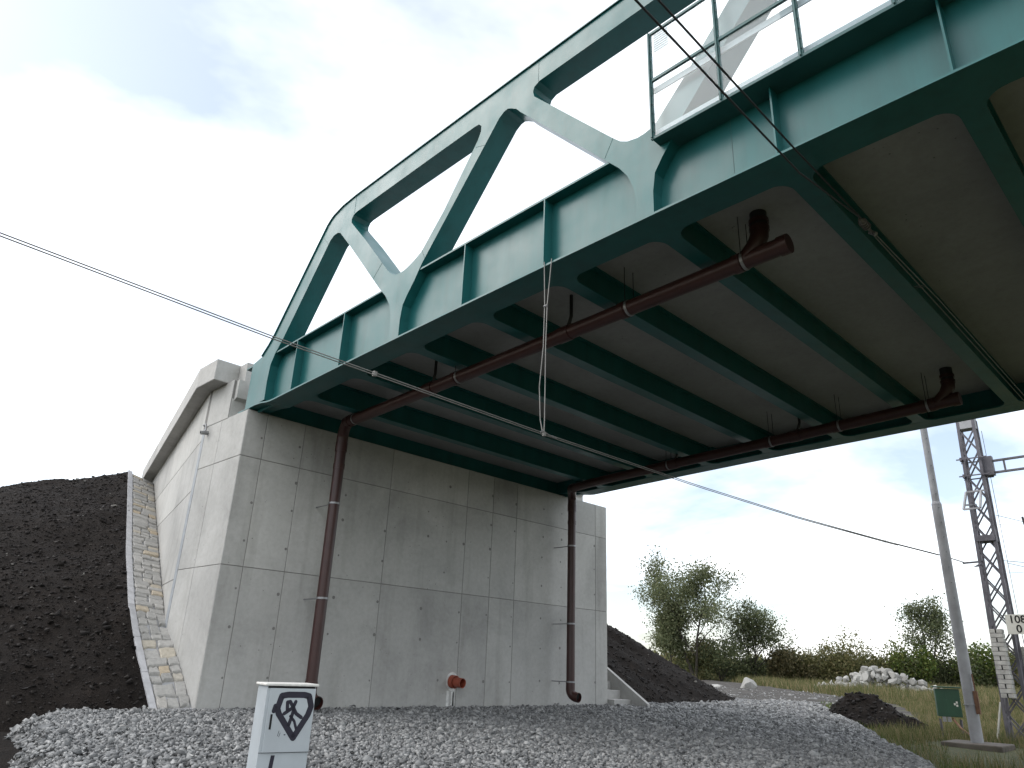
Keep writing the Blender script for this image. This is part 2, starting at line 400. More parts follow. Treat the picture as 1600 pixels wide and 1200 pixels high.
for s_ in np.linspace(0, 1, 45): rows.append(A*(1-s_)+Lf*s_)
for s_ in np.linspace(0, 1, 40)[1:]: rows.append(Lf*(1-s_)+Ff*s_)
G = np.stack(rows)                                   # (u, v, 3)
back = np.stack([G[:, -1]+np.array([k*.1, k*1.0, .05*math.sqrt(k)]) for k in (.6, 2, 6, 16, 40)], 1)
front = G[:, :1]+np.array([0, -.9, -.75]); G = np.concatenate([front, G, back], 1)
u_ = np.clip(np.arange(G.shape[0])/6, 0, 1)[:, None]
G[..., 2] += (fbm(G[..., 0], G[..., 1], .55, 6, 5)*.5+fbm(G[..., 0], G[..., 1], 3.5, 2, 3)*.10)*u_
emb = grid_obj('embankment', G[..., 0], G[..., 1], G[..., 2], 'soil'); tag(emb, 'freshly tipped dark soil embankment left of the abutment', kind='structure')

Xa, Ya = np.meshgrid(np.arange(-24, 6.4, .2), np.arange(4, 18, .2), indexing='ij')
Za = -1.42-.12*sm(14, 6, Ya)+fbm(Xa, Ya, .8, 14, 5)*.3-.6*sm(2.4, 4.4, Xa-.245*(Ya-9.6))*sm(17, 14, Ya)-.5*sm(-20, -24, Xa)-.5*sm(5.5, 4, Ya)
tag(grid_obj('bare_soil', Xa, Ya, Za, 'soil'), 'dark bare soil at the foot of the left embankment', kind='structure')
Xr, Yr = np.meshgrid(np.linspace(20.75, 40, 110), np.linspace(15.2, 48, 130), indexing='ij')
def embr(x, y):
    a = -1.15+(y-16.3-.10*(x-20.7))/1.55
    b_ = 6.3-(x-20.6-TW*(y-18.4))/1.62
    z = np.minimum(np.minimum(a, b_), 6.3)+fbm(x, y, .8, 11, 5)*.3+fbm((x*.8-y*.6)*.3, (x*.6+y*.8)*1.6, 1.0, 13, 3)*.45
    return np.maximum(z, -1.75)
embR = grid_obj('embankment', Xr, Yr, embr(Xr, Yr), 'soil'); tag(embR, 'dark soil slope beyond the far end of the abutment', kind='structure')
# road body behind the abutment, between the wing walls
mb = MB(); mb.hexa([(7.3, 18.3, -1), (20.5, 18.3, -1), (28.5, 50, -1), (15.3, 50, -1), (7.3, 18.3, 6.35), (20.5, 18.3, 6.35), (28.5, 50, 6.35), (15.3, 50, 6.35)])
tag(mb.build('road', 'track'), 'raised roadway behind the abutment', kind='structure')

# ------------------------------------------------------------------ abutment
ZT, ZB = 5.39, -1.5
ab = thing('bridge_abutment', 'grey concrete abutment carrying the end of the green truss bridge', 'abutment', (13.9, 17.2, -1.12))
mb = MB()
mb.box((7.06, 16.012, ZB), (20.71, 18.44, ZT-.006))
mb.box((7.06, 17.08, ZT-.006), (20.71, 18.44, 6.4))
mb.build('wall_core', 'joint', ab)
def panel(corner, ux, uz, w_, h_, nrm, g=.007, th_=.014, mat='concrete', bev=.006):
    """formwork panel: face proud of the core, chamfered edge"""
    c, ux, uz, nrm = Vector(corner), Vector(ux), Vector(uz), Vector(nrm)
    o_ = [c+ux*g+uz*g, c+ux*(w_-g)+uz*g, c+ux*(w_-g)+uz*(h_-g), c+ux*g+uz*(h_-g)]
    i_ = [c+ux*(g+bev)+uz*(g+bev), c+ux*(w_-g-bev)+uz*(g+bev), c+ux*(w_-g-bev)+uz*(h_-g-bev), c+ux*(g+bev)+uz*(h_-g-bev)]
    mb = MB(); mb.v = [tuple(p-nrm*th_) for p in o_]+[tuple(p-nrm*bev) for p in o_]+[tuple(p) for p in i_]
    for k in range(4):
        j = (k+1) % 4; mb.f += [(k, j, 4+j, 4+k), (4+k, 4+j, 8+j, 8+k)]
    mb.f.append((8, 9, 10, 11))
    return mb.build('concrete_panel', mat, ab)
cols = [7.05, 7.57, 8.59, 11.32, 14.1, 15.15, 16.18, 19.01, 20.09, 20.72]
rowsz = [ZB, 1.815, 4.28, ZT]
for a, b_ in zip(cols, cols[1:]):
    for z0, z1 in zip(rowsz, rowsz[1:]):
        panel((a, 16, z0), (1, 0, 0), (0, 0, 1), b_-a, z1-z0, (0, -1, 0))
for a, b_ in ((16, 17.37), (17.37, 18.3)):
    for z0, z1 in zip(rowsz, rowsz[1:]):
        panel((7.05, a, z0), (0, 1, 0), (0, 0, 1), b_-a, z1-z0, (-1, 0, 0))
panel((7.05, 17.08, ZT+.004), (0, 1, 0), (0, 0, 1), 1.22, 1.02, (-1, 0, 0), g=.002)
panel((7.07, 17.07, ZT+.004), (1, 0, 0), (0, 0, 1), 13.6, .52, (0, -1, 0), g=.002)
mb = MB(); mb.hexa([(7.12, 16.95, 5.93), (20.6, 16.95, 5.93), (20.6, 17.1, 5.85), (7.12, 17.1, 5.85), (7.12, 16.95, 6.4), (20.6, 16.95, 6.4), (20.6, 17.1, 6.4), (7.12, 17.1, 6.4)])
mb.build('corbel', 'concrete', ab)
MB().box((7.06, 16.01, ZT-.004), (20.71, 17.07, ZT+.004)).build('bearing_shelf', 'concrete', ab)
# bevelled arris strips at the front corner
wd = Vector((TW, 1, 0)).normalized(); wn = Vector((-1, TW, 0)).normalized()
MB().box((7.046, 18.302, ZB), (7.07, 18.44, 5.35)).build('joint_strip', 'sealant', ab)
# wing walls with panels
for sx, x0 in ((1, 7.05), (-1, 20.72)):
    n_ = wn if sx == 1 else Vector((1, -TW, 0)).normalized()
    p0 = Vector((x0, 18.45, 0)); mb = MB()
    a0 = p0-n_*.012; 
    cpts = [a0, a0+wd*16, a0+wd*16-n_*.6, a0-n_*.6]
    mb.hexa([(p.x, p.y, ZB) for p in cpts]+[(p.x, p.y, 6.42) for p in cpts]); mb.build('wing_wall', 'joint', ab)
    segs = [0, 2.9, 5.9, 8.9, 11.9, 16]; zr = [ZB, 1.6, 3.75, 5.05, 6.42]
    if sx == -1: segs = [0, 8, 16]
    for a, b_ in zip(segs, segs[1:]):
        for z0, z1 in zip(zr, zr[1:]):
            p = p0+wd*a+Vector((0, 0, z0))
            panel(p, wd, (0, 0, 1), b_-a, z1-z0, n_)
# coping along wing and round the corner
def coping(pts, z0, z1, wdt, name='coping'):
    # pts: outer line; extruded inwards
    o_ = [Vector((*p, 0)) for p in pts]; inn = []
    for i, p in enumerate(o_):
        ds = []
        if i > 0: ds.append((p-o_[i-1]).normalized())
        if i < len(o_)-1: ds.append((o_[i+1]-p).normalized())
        ns = [Vector((d.y, -d.x, 0)) for d in ds]; n_ = sum(ns, Vector()).normalized(); inn.append(p+n_*wdt/max(.5, n_.dot(ns[0])))
    mb = MB(); k = len(o_)
    for z in (z0, z1): mb.v += [(p.x, p.y, z) for p in o_]+[(p.x, p.y, z) for p in inn]
    for i in range(k-1):
        for a, b_, c_, d_ in ((i, i+1, k+i+1, k+i), (2*k+i, 2*k+i+1, 3*k+i+1, 3*k+i), (i, i+1, 2*k+i+1, 2*k+i), (k+i, k+i+1, 3*k+i+1, 3*k+i)): mb.f.append((a, b_, c_, d_))
    mb.f += [(0, k, 3*k, 2*k), (k-1, 2*k-1, 4*k-1, 3*k-1)]
    return mb.build(name, 'coping', ab, bevel=.02)
e_ = Vector((6.68, 18.5, 0))+wd*13.6
coping([(6.68, 17.45), (6.68, 18.5), (e_.x, e_.y)], 6.40, 6.96, .95)
MB().box((7.28, 17.02, 5.95), (7.6, 17.44, 6.94)).build('parapet_end', 'coping', ab, bevel=.015)
MB().box((20.5, 17.45, 6.40), (21.1, 19, 6.96)).build('coping', 'coping', ab)
# tie-hole plugs left by the formwork
mb = MB()
for x in np.r_[np.array(cols[1:-1])-.06, 9.95, 12.7, 13.4, 17.4, 18.3]:
    for z in (-.45, .55, 1.35, 2.35, 3.2, 3.9, 4.75):
        if random.random() < .8:
            zz = z+random.uniform(-.05, .05); xx = x+random.uniform(-.03, .03); r_ = random.uniform(.024, .046)
            p = [(xx+r_*math.cos(k*math.pi/4), 15.9975, zz+r_*math.sin(k*math.pi/4)) for k in range(8)]
            mb.quad(*p)
o = mb.build('tie_hole', 'joint', ab); o['kind'] = 'stuff'
# white wash around the orange drain, and drips under it
mb = MB()
ring = [(13.93+.215*math.cos(a), 15.996, -.47+.235*math.sin(a)) for a in np.linspace(0, 2*math.pi, 20, endpoint=False)]
mb.quad(*ring)
o = mb.build('mortar_ring', 'whitepaint', ab)
mb = MB()
for x0, x1, z0 in ((13.76, 13.84, -.70), (13.93, 14.02, -.72), (13.98, 14.03, -.60)):
    mb.quad((x0, 15.9965, -1.2), (x1+.02, 15.9965, -1.2), (x1, 15.9965, z0), (x0, 15.9965, z0))
mb.build('drip_mark', 'whitepaint', ab)
# bearing under the near girder
br = thing('bridge_bearing', 'small steel bearing under the near girder on the abutment corner', 'bearing', (7.36, 16.4, 5.4))
MB().box((7.10, 16.06, 5.395), (7.60, 16.7, 5.43)).build('bearing_plate', 'steel', br)
MB().box((7.18, 16.15, 5.43), (7.52, 16.62, 5.50)).build('bearing_pad', 'dark', br)
# short spout with elbow in the wall's corner
sp_ = thing('wall_spout', 'short steel spout sticking out of the abutment side near its top', 'spout', (7.0, 18.2, 5.2))
MB().tube([(7.05, 18.36, 5.42), (6.96, 18.25, 5.42), (6.94, 18.05, 5.40), (6.94, 18.0, 5.22)], .022, 8).build('bent_rod', 'steel', sp_, True)
MB().pipe([(7.05, 18.1, 5.2), (6.86, 18.1, 5.17)], .05, .012, 14).build('pipe_stub', 'steel', sp_, True)

# orange drain through the wall
od = thing('orange_drain', 'orange plastic drain stub sticking out of the concrete wall near the ground', 'drain', (13.93, 15.9, -.47))
MB().pipe([(13.93, 16.0, -.47), (13.94, 15.86, -.48)], .165, .02, 24).build('pipe_sleeve', 'orange', od, True)
MB().pipe([(13.94, 15.90, -.48), (13.965, 15.60, -.50)], .125, .014, 24).build('pipe_end', 'orange', od, True)
MB().tube([(13.93, 15.97, -.47), (13.93, 15.98, -.47)], .15, 20).build('pipe_bore', 'dark', od)

# ------------------------------------------------------------------ masonry strip beside the wing wall
st = thing('stone_strip', 'strip of light squared stones climbing the slope beside the wing wall', 'stone paving', (6.7, 16.1, -1.12))
def strip(s_, t_):
    a = polyl(wallL, np.array([s_]))[0]; b_ = polyl(stripL, np.array([s_]))[0]; return a*(1-t_)+b_*t_
mb = MB(); SS = np.linspace(0, 1, 40)
for a, b_ in zip(SS, SS[1:]):
    mb.quad(strip(a, -.02)-[0, 0, .03], strip(a, .86)-[0, 0, .03], strip(b_, .86)-[0, 0, .03], strip(b_, -.02)-[0, 0, .03])
mb.build('mortar_bed', 'mortar', st)
s_ = .004
tot = np.linalg.norm(np.diff(wallL, axis=0), axis=1).sum()
while s_ < .985:
    row = random.uniform(.18, .42)/tot
    if s_ > .5: row *= 1.15
    cut = random.choice([.28, .36, .44, .5]); spans = [(.02, cut), (cut+.03, .83)]
    if random.random() < .25: spans = [(.02, .27), (.30, .56), (.59, .83)]
    for a, b_ in spans:
        j = lambda k=.03: random.uniform(-k, k)
        s0, s1 = s_+random.uniform(-.12, .14)*row, min(.995, s_+row*random.uniform(.78, 1.0))
        up_ = random.uniform(.004, .04)
        c_ = [(s0, a+j()), (s0+row*j(.2), (a+b_)/2+j(.05)), (s0+row*j(.2), b_+j()), ((s0+s1)/2, b_+j(.02)), (s1, b_+j()), (s1+row*j(.2), (a+b_)/2+j(.05)), (s1, a+j()), ((s0+s1)/2, a+j(.02))]
        low = [strip(p, q)-[0, 0, .05] for p, q in c_]; cen = np.mean(low, axis=0)
        mid = [p+[0, 0, .05+up_*.6] for p in low]; top = [(p-cen)*.86+cen+[0, 0, .05+up_+.012] for p in low]
        mb = MB(); k = 8; mb.v = [tuple(p) for p in low+mid+top]
        for i in range(k):
            n_ = (i+1) % k; mb.f += [(i, n_, k+n_, k+i), (k+i, k+n_, 2*k+n_, 2*k+i)]
        mb.f.append(tuple(range(2*k, 3*k)))
        mb.build('stone', 'masonry', st)
    s_ += row
ks = np.linspace(0, 1, 15)
for a, b_ in zip(ks, ks[1:]):
    mb = MB(); p = [strip(a+.0006, .87), strip(a+.0006, 1.03), strip(b_-.0006, 1.03), strip(b_-.0006, .87)]
    mb.hexa([q-[0, 0, .2] for q in p]+[q+[0, 0, .045] for q in p]); mb.build('kerb_stone', 'kerb', st)
mb = MB(); p = [strip(0, -.0)+[0, -.10, 0], strip(0, 1.0)+[0, -.10, 0], strip(0, 1.0)+[0, -.005, 0], strip(0, 0)+[0, -.005, 0]]
mb.hexa([q-[0, 0, .25] for q in p]+[q+[0, 0, .05] for q in p]); mb.build('toe_kerb', 'kerb', st)

# ------------------------------------------------------------------ bridge
CB = (-.00110, -.0100, 5.813)
def zb(y): return CB[0]*y*y+CB[1]*y+CB[2]
YC = -.85                                            # mid span
br_ = thing('truss_bridge', 'teal green steel truss bridge with a concrete deck crossing overhead', 'bridge', (7.36, 16.2, 5.43))
X0, X1, XB = 7.10, 7.55, 7.62
XO = 18.80-XB                                        # shift to the far girder
nodes = [10.43-5.64*k for k in range(5)]
def mir(P): return [(2*YC-y, h) for y, h in reversed(P)]
end_outer = [(16.30, .10), (16.28, 1.26), (15.85, 1.33), (15.57, 1.53), (15.36, 1.73), (13.56, 3.92), (13.45, 4.01), (13.33, 4.08), (12.97, 4.17), (12.5, 4.20)]
op1 = [(10.58, 0), (10.58, .34), (10.60, .55), (10.68, .80), (10.85, 1.06), (11.09, 1.31), (12.45, 2.90), (12.85, 3.35), (12.95, 3.46), (13.06, 3.515), (13.22, 3.52), (13.35, 3.45), (14.9, 1.51), (15.1, 1.30), (15.2, 1.20), (15.34, .96), (15.38, .57), (15.36, .10)]
def tri(nl, nr):
    """opening between two bottom nodes nl > nr, listed from low y to high y"""
    a = [(nr+.13, 0), (nr+.13, .33), (nr+.17, .56), (nr+.27, .81), (nr+.41, 1.02), (nr+.62, 1.25), (nr+2.49, 3.32), (nr+2.61, 3.47), (nr+2.74, 3.56)]
    b_ = [(nl-2.72, 3.60), (nl-2.60, 3.53), (nl-.66, 1.31), (nl-.48, 1.03), (nl-.32, .83), (nl-.19, .63), (nl-.15, .34), (nl-.15, 0)]
    return a+[((nr+2.74+nl-2.72)/2, 3.61)]+b_
def inv(n, left_end=False):
    L_ = [(2.09, 3.53), (2.10, 3.63), (2.04, 3.71), (1.93, 3.735)]
    Rr = [(-1.94, 3.735), (-2.05, 3.72), (-2.12, 3.64), (-2.12, 3.52), (-2.05, 3.36), (-1.20, 2.22), (-.62, 1.60), (-.42, 1.50), (-.26, 1.44), (-.15, 1.41), (0, 1.395), (.16, 1.42), (.31, 1.51), (.44, 1.63), (.87, 2.14), (1.45, 2.82), (1.98, 3.40)]
    return [(n+y, h) for y, h in L_+Rr]
def inv2(n):
    P = [(2.18, 3.47), (2.21, 3.60), (2.18, 3.68), (2.07, 3.735), (-2.0, 3.735), (-2.1, 3.70), (-2.14, 3.62), (-2.09, 3.50), (-1.42, 2.74), (-.77, 2.0), (-.24, 1.45), (-.14, 1.40), (-.03, 1.375), (.08, 1.37), (.26, 1.41), (.38, 1.48), (.51, 1.61), (1.82, 3.07)]
    return [(n+y, h) for y, h in P]
outer = end_outer+mir(end_outer)
bot = mir(op1)
bay = []
for k in range(3, -1, -1): bay += tri(nodes[k], nodes[k+1])
outer = outer+[p for p in bot]+bay+op1                # runs back along the bottom edge
holes = [inv(nodes[0]), inv2(nodes[1]), inv2(nodes[2]), inv2(nodes[3]), inv2(nodes[4])]
def clean(P):
    o_ = [P[0]]
    for p in P[1:]:
        if abs(p[0]-o_[-1][0])+abs(p[1]-o_[-1][1]) > 1e-4: o_.append(p)
    return o_
def densify(P, step=.7):
    P = clean(P); o_ = []
    for i, p in enumerate(P):
        q = P[(i+1) % len(P)]; n_ = max(1, int(abs(q[0]-p[0])//step)+1)
        for k in range(n_): o_.append((p[0]+(q[0]-p[0])*k/n_, p[1]+(q[1]-p[1])*k/n_))
    return o_
loops = [densify(outer)]+[densify(h) for h in holes]
flat = [p for L_ in loops for p in L_]; n_ = len(flat)
edges_, b0 = [], 0
for L_ in loops:
    k = len(L_); edges_ += [(b0+i, b0+(i+1) % k) for i in range(k)]; b0 += k
cv, ce, cf, ov_, oe_, of_ = delaunay_2d_cdt([Vector(p) for p in flat], edges_, [], 0, 1e-6)
def inside(p, L_):
    c_ = False; j = len(L_)-1
    for i in range(len(L_)):
        (x1, y1), (x2, y2) = L_[i], L_[j]
        if (y1 > p[1]) != (y2 > p[1]) and p[0] < (x2-x1)*(p[1]-y1)/(y2-y1)+x1: c_ = not c_
        j = i
    return c_
omap = [o_[0] for o_ in ov_]; tris = []
for f_ in cf:
    c_ = (sum(cv[i][0] for i in f_)/3, sum(cv[i][1] for i in f_)/3)
    if inside(c_, loops[0]) and not any(inside(c_, h_) for h_ in loops[1:]): tris.append([omap[i] for i in f_])
mb = MB(); mb.v = [(X0, y, zb(y)+h) for y, h in flat]+[(X1, y, zb(y)+h) for y, h in flat]
for t_ in tris: mb.f.append(tuple(t_)); mb.f.append(tuple(n_+i for i in reversed(t_)))
b0 = 0
for L_ in loops:
    k = len(L_)
    for i in range(k): j = (i+1) % k; mb.f.append((b0+i, b0+j, n_+b0+j, n_+b0+i))
    b0 += k
me0 = bpy.data.meshes.new('truss'); me0.from_pydata(mb.v, [], mb.f); me0.update()
bm = bmesh.new(); bm.from_mesh(me0); bmesh.ops.recalc_face_normals(bm, faces=bm.faces)
def cut(bm, co, no): bmesh.ops.bisect_plane(bm, geom=bm.verts[:]+bm.edges[:]+bm.faces[:], plane_co=co, plane_no=no)
def pick(test):
    b2 = bm.copy(); dead = [f for f in b2.faces if not test(f.calc_center_median())]
    bmesh.ops.delete(b2, geom=dead, context='FACES'); return b2
# member boundaries: chord / web members / node plates
def hgt(c): return c.z-zb(c.y)
for hh in (1.46, 3.60):
    # cut following the camber, bay by bay
    for y in np.arange(-18, 16.5, 100): pass
apex = [13.10]+[(nodes[k]+nodes[k+1])/2 for k in range(4)]+[2*YC-13.10]
for a in apex+nodes: cut(bm, (0, a, 0), (0, 1, 0))
ys = sorted(set(apex+nodes+[17, -19]), reverse=True)
def cutbay(ylo, yhi, hh):
    ym = (ylo+yhi)/2; s__ = (zb(yhi)-zb(ylo))/(yhi-ylo)
    fs = [f for f in bm.faces if ylo-1e-4 <= f.calc_center_median().y <= yhi+1e-4]
    g = set(fs)
    for f in fs: g.update(f.edges); g.update(f.verts)
    bmesh.ops.bisect_plane(bm, geom=list(g), plane_co=(0, ylo, zb(ylo)+hh), plane_no=(0, -s__, 1))
for hi_, lo_ in zip(ys, ys[1:]):
    cutbay(lo_, hi_, 1.46); cutbay(lo_, hi_, 3.66)
def emit(name, test):
    b2 = pick(test)
    if len(b2.faces) == 0: b2.free(); return None
    me = bpy.data.meshes.new(name); b2.to_mesh(me); b2.free(); me.materials.append(M['green'])
    o = bpy.data.objects.new(name, me); C.objects.link(o); adopt(o, br_); return o
truss_parts = []
def hb(c, lo_, hi_): return c.z-(zb(lo_)+(zb(hi_)-zb(lo_))*(c.y-lo_)/(hi_-lo_))
for hi_, lo_ in zip(ys, ys[1:]):
    e0 = 1e-4
    truss_parts.append(emit('diagonal', lambda c: lo_ < c.y < hi_ and 1.46 < hb(c, lo_, hi_) < 3.66))
    truss_parts.append(emit('top_chord', lambda c: lo_ < c.y < hi_ and hb(c, lo_, hi_) >= 3.66))
for n__ in nodes+[15.7, 2*YC-15.7]:
    truss_parts.append(emit('node_plate', lambda c: abs(c.y-n__) < 2.0 and (hgt(c) < 1.47) and (hb(c, *[(l, h) for h, l in zip(ys, ys[1:]) if l <= c.y <= h][0]) <= 1.46)))
bm.free()
truss_parts = [p for p in truss_parts if p]
# chord lip: thin plate edge on top of the chord and end post
mb = MB(); up_raw = clean(end_outer[2:]+mir(end_outer)[:-2]); up_pts = []
for p_, q_ in zip(up_raw, up_raw[1:]):
    k_ = max(1, int(abs(q_[0]-p_[0])//.7)+1); up_pts += [(p_[0]+(q_[0]-p_[0])*i_/k_, p_[1]+(q_[1]-p_[1])*i_/k_) for i_ in range(k_)]
up_pts.append(up_raw[-1])
for (ya, ha), (yb, hb_) in zip(up_pts, up_pts[1:]):
    d = Vector((0, yb-ya, hb_-ha)).normalized(); nn = Vector((0, -d.z, d.y))
    if nn.z < 0: nn = -nn
    a, b_ = Vector((0, ya, zb(ya)+ha)), Vector((0, yb, zb(yb)+hb_))
    q = [a+nn*.003, b_+nn*.003, b_+nn*.022, a+nn*.022]
    mb.hexa([(X0-.03, p.y, p.z) for p in q]+[(X1+.03, p.y, p.z) for p in q])
truss_parts.append(mb.build('chord_cover_plate', 'green', br_))

def hbot(y):                                          # underside steps up towards the bearing
    e = abs(y-YC); return .105*float(sm(15.80, 16.62, e))
YE = 16.62
ylist = list(np.linspace(2*YC-YE, YE, 90))
ylist = sorted(ylist+[14.9, 15.2, 15.5, 15.8])
def ribbon(xa, xb, ha, hb__, fn=None, ylo=-99, yhi=99):
    mb = MB(); yy = [y for y in ylist if ylo <= y <= yhi]
    for y0, y1 in zip(yy, yy[1:]):
        f0, f1 = (hbot(y0), hbot(y1)) if fn else (0, 0)
        mb.hexa([(xa, y0, zb(y0)+ha+f0), (xb, y0, zb(y0)+ha+f0), (xb, y1, zb(y1)+ha+f1), (xa, y1, zb(y1)+ha+f1),
                 (xa, y0, zb(y0)+hb__+f0), (xb, y0, zb(y0)+hb__+f0), (xb, y1, zb(y1)+hb__+f1), (xa, y1, zb(y1)+hb__+f1)])
    return mb
girder = []
girder.append(ribbon(X0-.012, XB, -.035, -.002, True).build('bottom_flange', 'green', br_))
girder.append(ribbon(7.30, 7.33, -.002, 1.215, False).build('girder_web', 'green', br_))
girder.append(ribbon(7.115, 7.60, 1.215, 1.25, False).build('top_flange', 'green', br_))
beams = [10.43+1.88*k for k in (2, 1, 0)]+[10.43-1.88*k for k in range(1, 15)]
def stiff(y):
    return MB().box((X0+.012, y-.011, zb(y)), (7.3, y+.011, zb(y)+1.214)).build('stiffener', 'green', br_)
for y in beams:
    if all(abs(y-n__) > .3 for n__ in nodes) and abs(y-YC) < 16: girder.append(stiff(y))
def seam(p, q, wd2=.007):
    a, b_ = Vector((X0-.0015, p[0], zb(p[0])+p[1])), Vector((X0-.0015, q[0], zb(q[0])+q[1]))
    return MB().bar(a, b_, wd2, .004, (1, 0, 0)).build('weld_seam', 'green_frame', br_)
for y_ in (12.45, 6.88, 1.24, -4.4): girder.append(seam((y_, 3.745), (y_, 4.19)))
for p_, q_ in (((5.30, 1.62), (5.46, 1.33)), ((9.80, 1.63), (9.68, 1.40)), ((8.42, 3.22), (8.17, 3.13)), ((13.42, 3.38), (13.72, 3.70)), ((11.10, 1.90), (11.36, 1.64))): girder.append(seam(p_, q_))
for y_ in (3.55, -2.1): girder.append(MB().box((7.296, y_-.004, zb(y_)), (7.2995, y_+.004, zb(y_)+1.2)).build('weld_seam', 'green_frame', br_))
for o in truss_parts+girder:
    c_ = dup(o, br_, (XO, 0, 0))
# cross beams: flange flared with round fillets into the main flanges, web, top flange
def beam(y):
    z = zb(y); hw_, rr_ = .128, .24; xa, xb = XB-.002, XB+XO-XB+X0+.0
    xb = X0+XO-.012+.002
    pts = []
    arc = [(rr_*(1-math.sin(a)), rr_*(1-math.cos(a))) for a in np.linspace(0, math.pi/2, 6)]   # (dx from end, extra half width inverse)
    prof = [(rr_*(1-math.cos(a)), hw_+rr_*(1-math.sin(a))) for a in np.linspace(0, math.pi/2, 7)]
    left = [(xa+d, h) for d, h in prof]; right = [(xb-d, h) for d, h in reversed(prof)]
    top = left+right
    mb = MB(); k = len(top)
    for zz in (z-.0335, z-.0035):
        mb.v += [(x, y+h, zz) for x, h in top]+[(x, y-h, zz) for x, h in top]
    for i in range(k-1):
        mb.f += [(i, i+1, k+i+1, k+i), (2*k+i, 2*k+i+1, 3*k+i+1, 3*k+i), (i, i+1, 2*k+i+1, 2*k+i), (k+i, k+i+1, 3*k+i+1, 3*k+i)]
    fl = mb.build('cross_beam', 'green', br_)
    MB().box((7.33, y-.01, z-.004), (X0+XO+.2, y+.01, z+.455)).build('beam_web', 'green', fl)
    MB().box((7.34, y-.10, z+.450), (X0+XO+.19, y+.10, z+.478)).build('beam_top_flange', 'green', fl)
    return fl
for y in beams:
    if abs(y-YC) < 15.3: beam(y)
# end diaphragm over the abutment
MB().box((7.33, 16.2, zb(16.2)+.1), (X0+XO+.2, 16.24, zb(16.2)+.48)).build('end_diaphragm', 'green', br_)
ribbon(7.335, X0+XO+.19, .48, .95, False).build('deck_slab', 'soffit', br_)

# ------------------------------------------------------------------ protective glass screen over the railway
gs = thing('glass_screen', 'glazed protective screen bolted to the outside of the bridge girder', 'glass screen', (6.95, 2, 6.8))
posts = [4.51-1.045*k for k in range(11)]
def zg(y): return zb(y)+1.07
for i, y in enumerate(posts):
    z0 = zg(y); mb = MB()
    mb.box((6.93, y-.028, z0-.03), (6.97, y+.028, z0+1.86)); mb.box((6.905, y-.009, z0-.02), (6.93, y+.009, z0+1.85))
    p = mb.build('post', 'green_frame', gs)
    for zz in np.arange(.08, 1.85, .155):
        for s_ in (-1, 1):
            if i == 0 and s_ == 1: continue
            MB().tube([(6.928, y+s_*.019, z0+zz), (6.919, y+s_*.019, z0+zz)], .0075, 6).build('bolt', 'dark_wire', p)
for a, b_ in zip(posts, posts[1:]):
    za, zc = zg(a), zg(b_)
    def rail(h0, h1, xa=6.93, xb=6.97, nm='rail', mt='green_frame'):
        return MB().hexa([(xa, a-.028, za+h0), (xb, a-.028, za+h0), (xb, b_+.028, zc+h0), (xa, b_+.028, zc+h0), (xa, a-.028, za+h1), (xb, a-.028, za+h1), (xb, b_+.028, zc+h1), (xa, b_+.028, zc+h1)]).build(nm, mt, gs)
    rail(-.03, .0); rail(.955, 1.0); rail(1.82, 1.86)
    for h0, h1 in ((.002, .953), (1.002, 1.818)):
        MB().hexa([(x_, y_, z_) for h_ in (h0, h1) for x_, y_, z_ in ((6.945, a-.03, za+h_), (6.955, a-.03, za+h_), (6.955, b_+.03, zc+h_), (6.945, b_+.03, zc+h_))]).build('pane', 'glass', gs)
mb = MB()
ribb = [y for y in np.linspace(posts[-1], posts[0], 20)]
for y0, y1 in zip(ribb, ribb[1:]):
    mb.hexa([(6.93, y0, zg(y0)-.045), (7.30, y0, zg(y0)-.045), (7.30, y1, zg(y1)-.045), (6.93, y1, zg(y1)-.045), (6.93, y0, zg(y0)-.032), (7.30, y0, zg(y0)-.032), (7.30, y1, zg(y1)-.032), (6.93, y1, zg(y1)-.032)])
mb.build('support_plate', 'green_frame', gs)
for h0, h1, nm in ((.03, .15, 'kick_rail'), (.80, .90, 'hand_rail')):
    mb = MB()
    for y0, y1 in zip(ribb, ribb[1:]):
        mb.hexa([(7.01, y0, zg(y0)+h0), (7.03, y0, zg(y0)+h0), (7.03, y1, zg(y1)+h0), (7.01, y1, zg(y1)+h0), (7.01, y0, zg(y0)+h1), (7.03, y0, zg(y0)+h1), (7.03, y1, zg(y1)+h1), (7.01, y1, zg(y1)+h1)])
    mb.build(nm, 'rail_grey', gs)
# small louvre label plate in the first pane's upper corner
mb = MB()
for k in range(8): mb.box((6.944, 4.20, zg(4.4)+1.46+k*.042), (6.948, 4.44, zg(4.4)+1.485+k*.042))
mb.build('striped_sticker', 'rail_grey', gs)

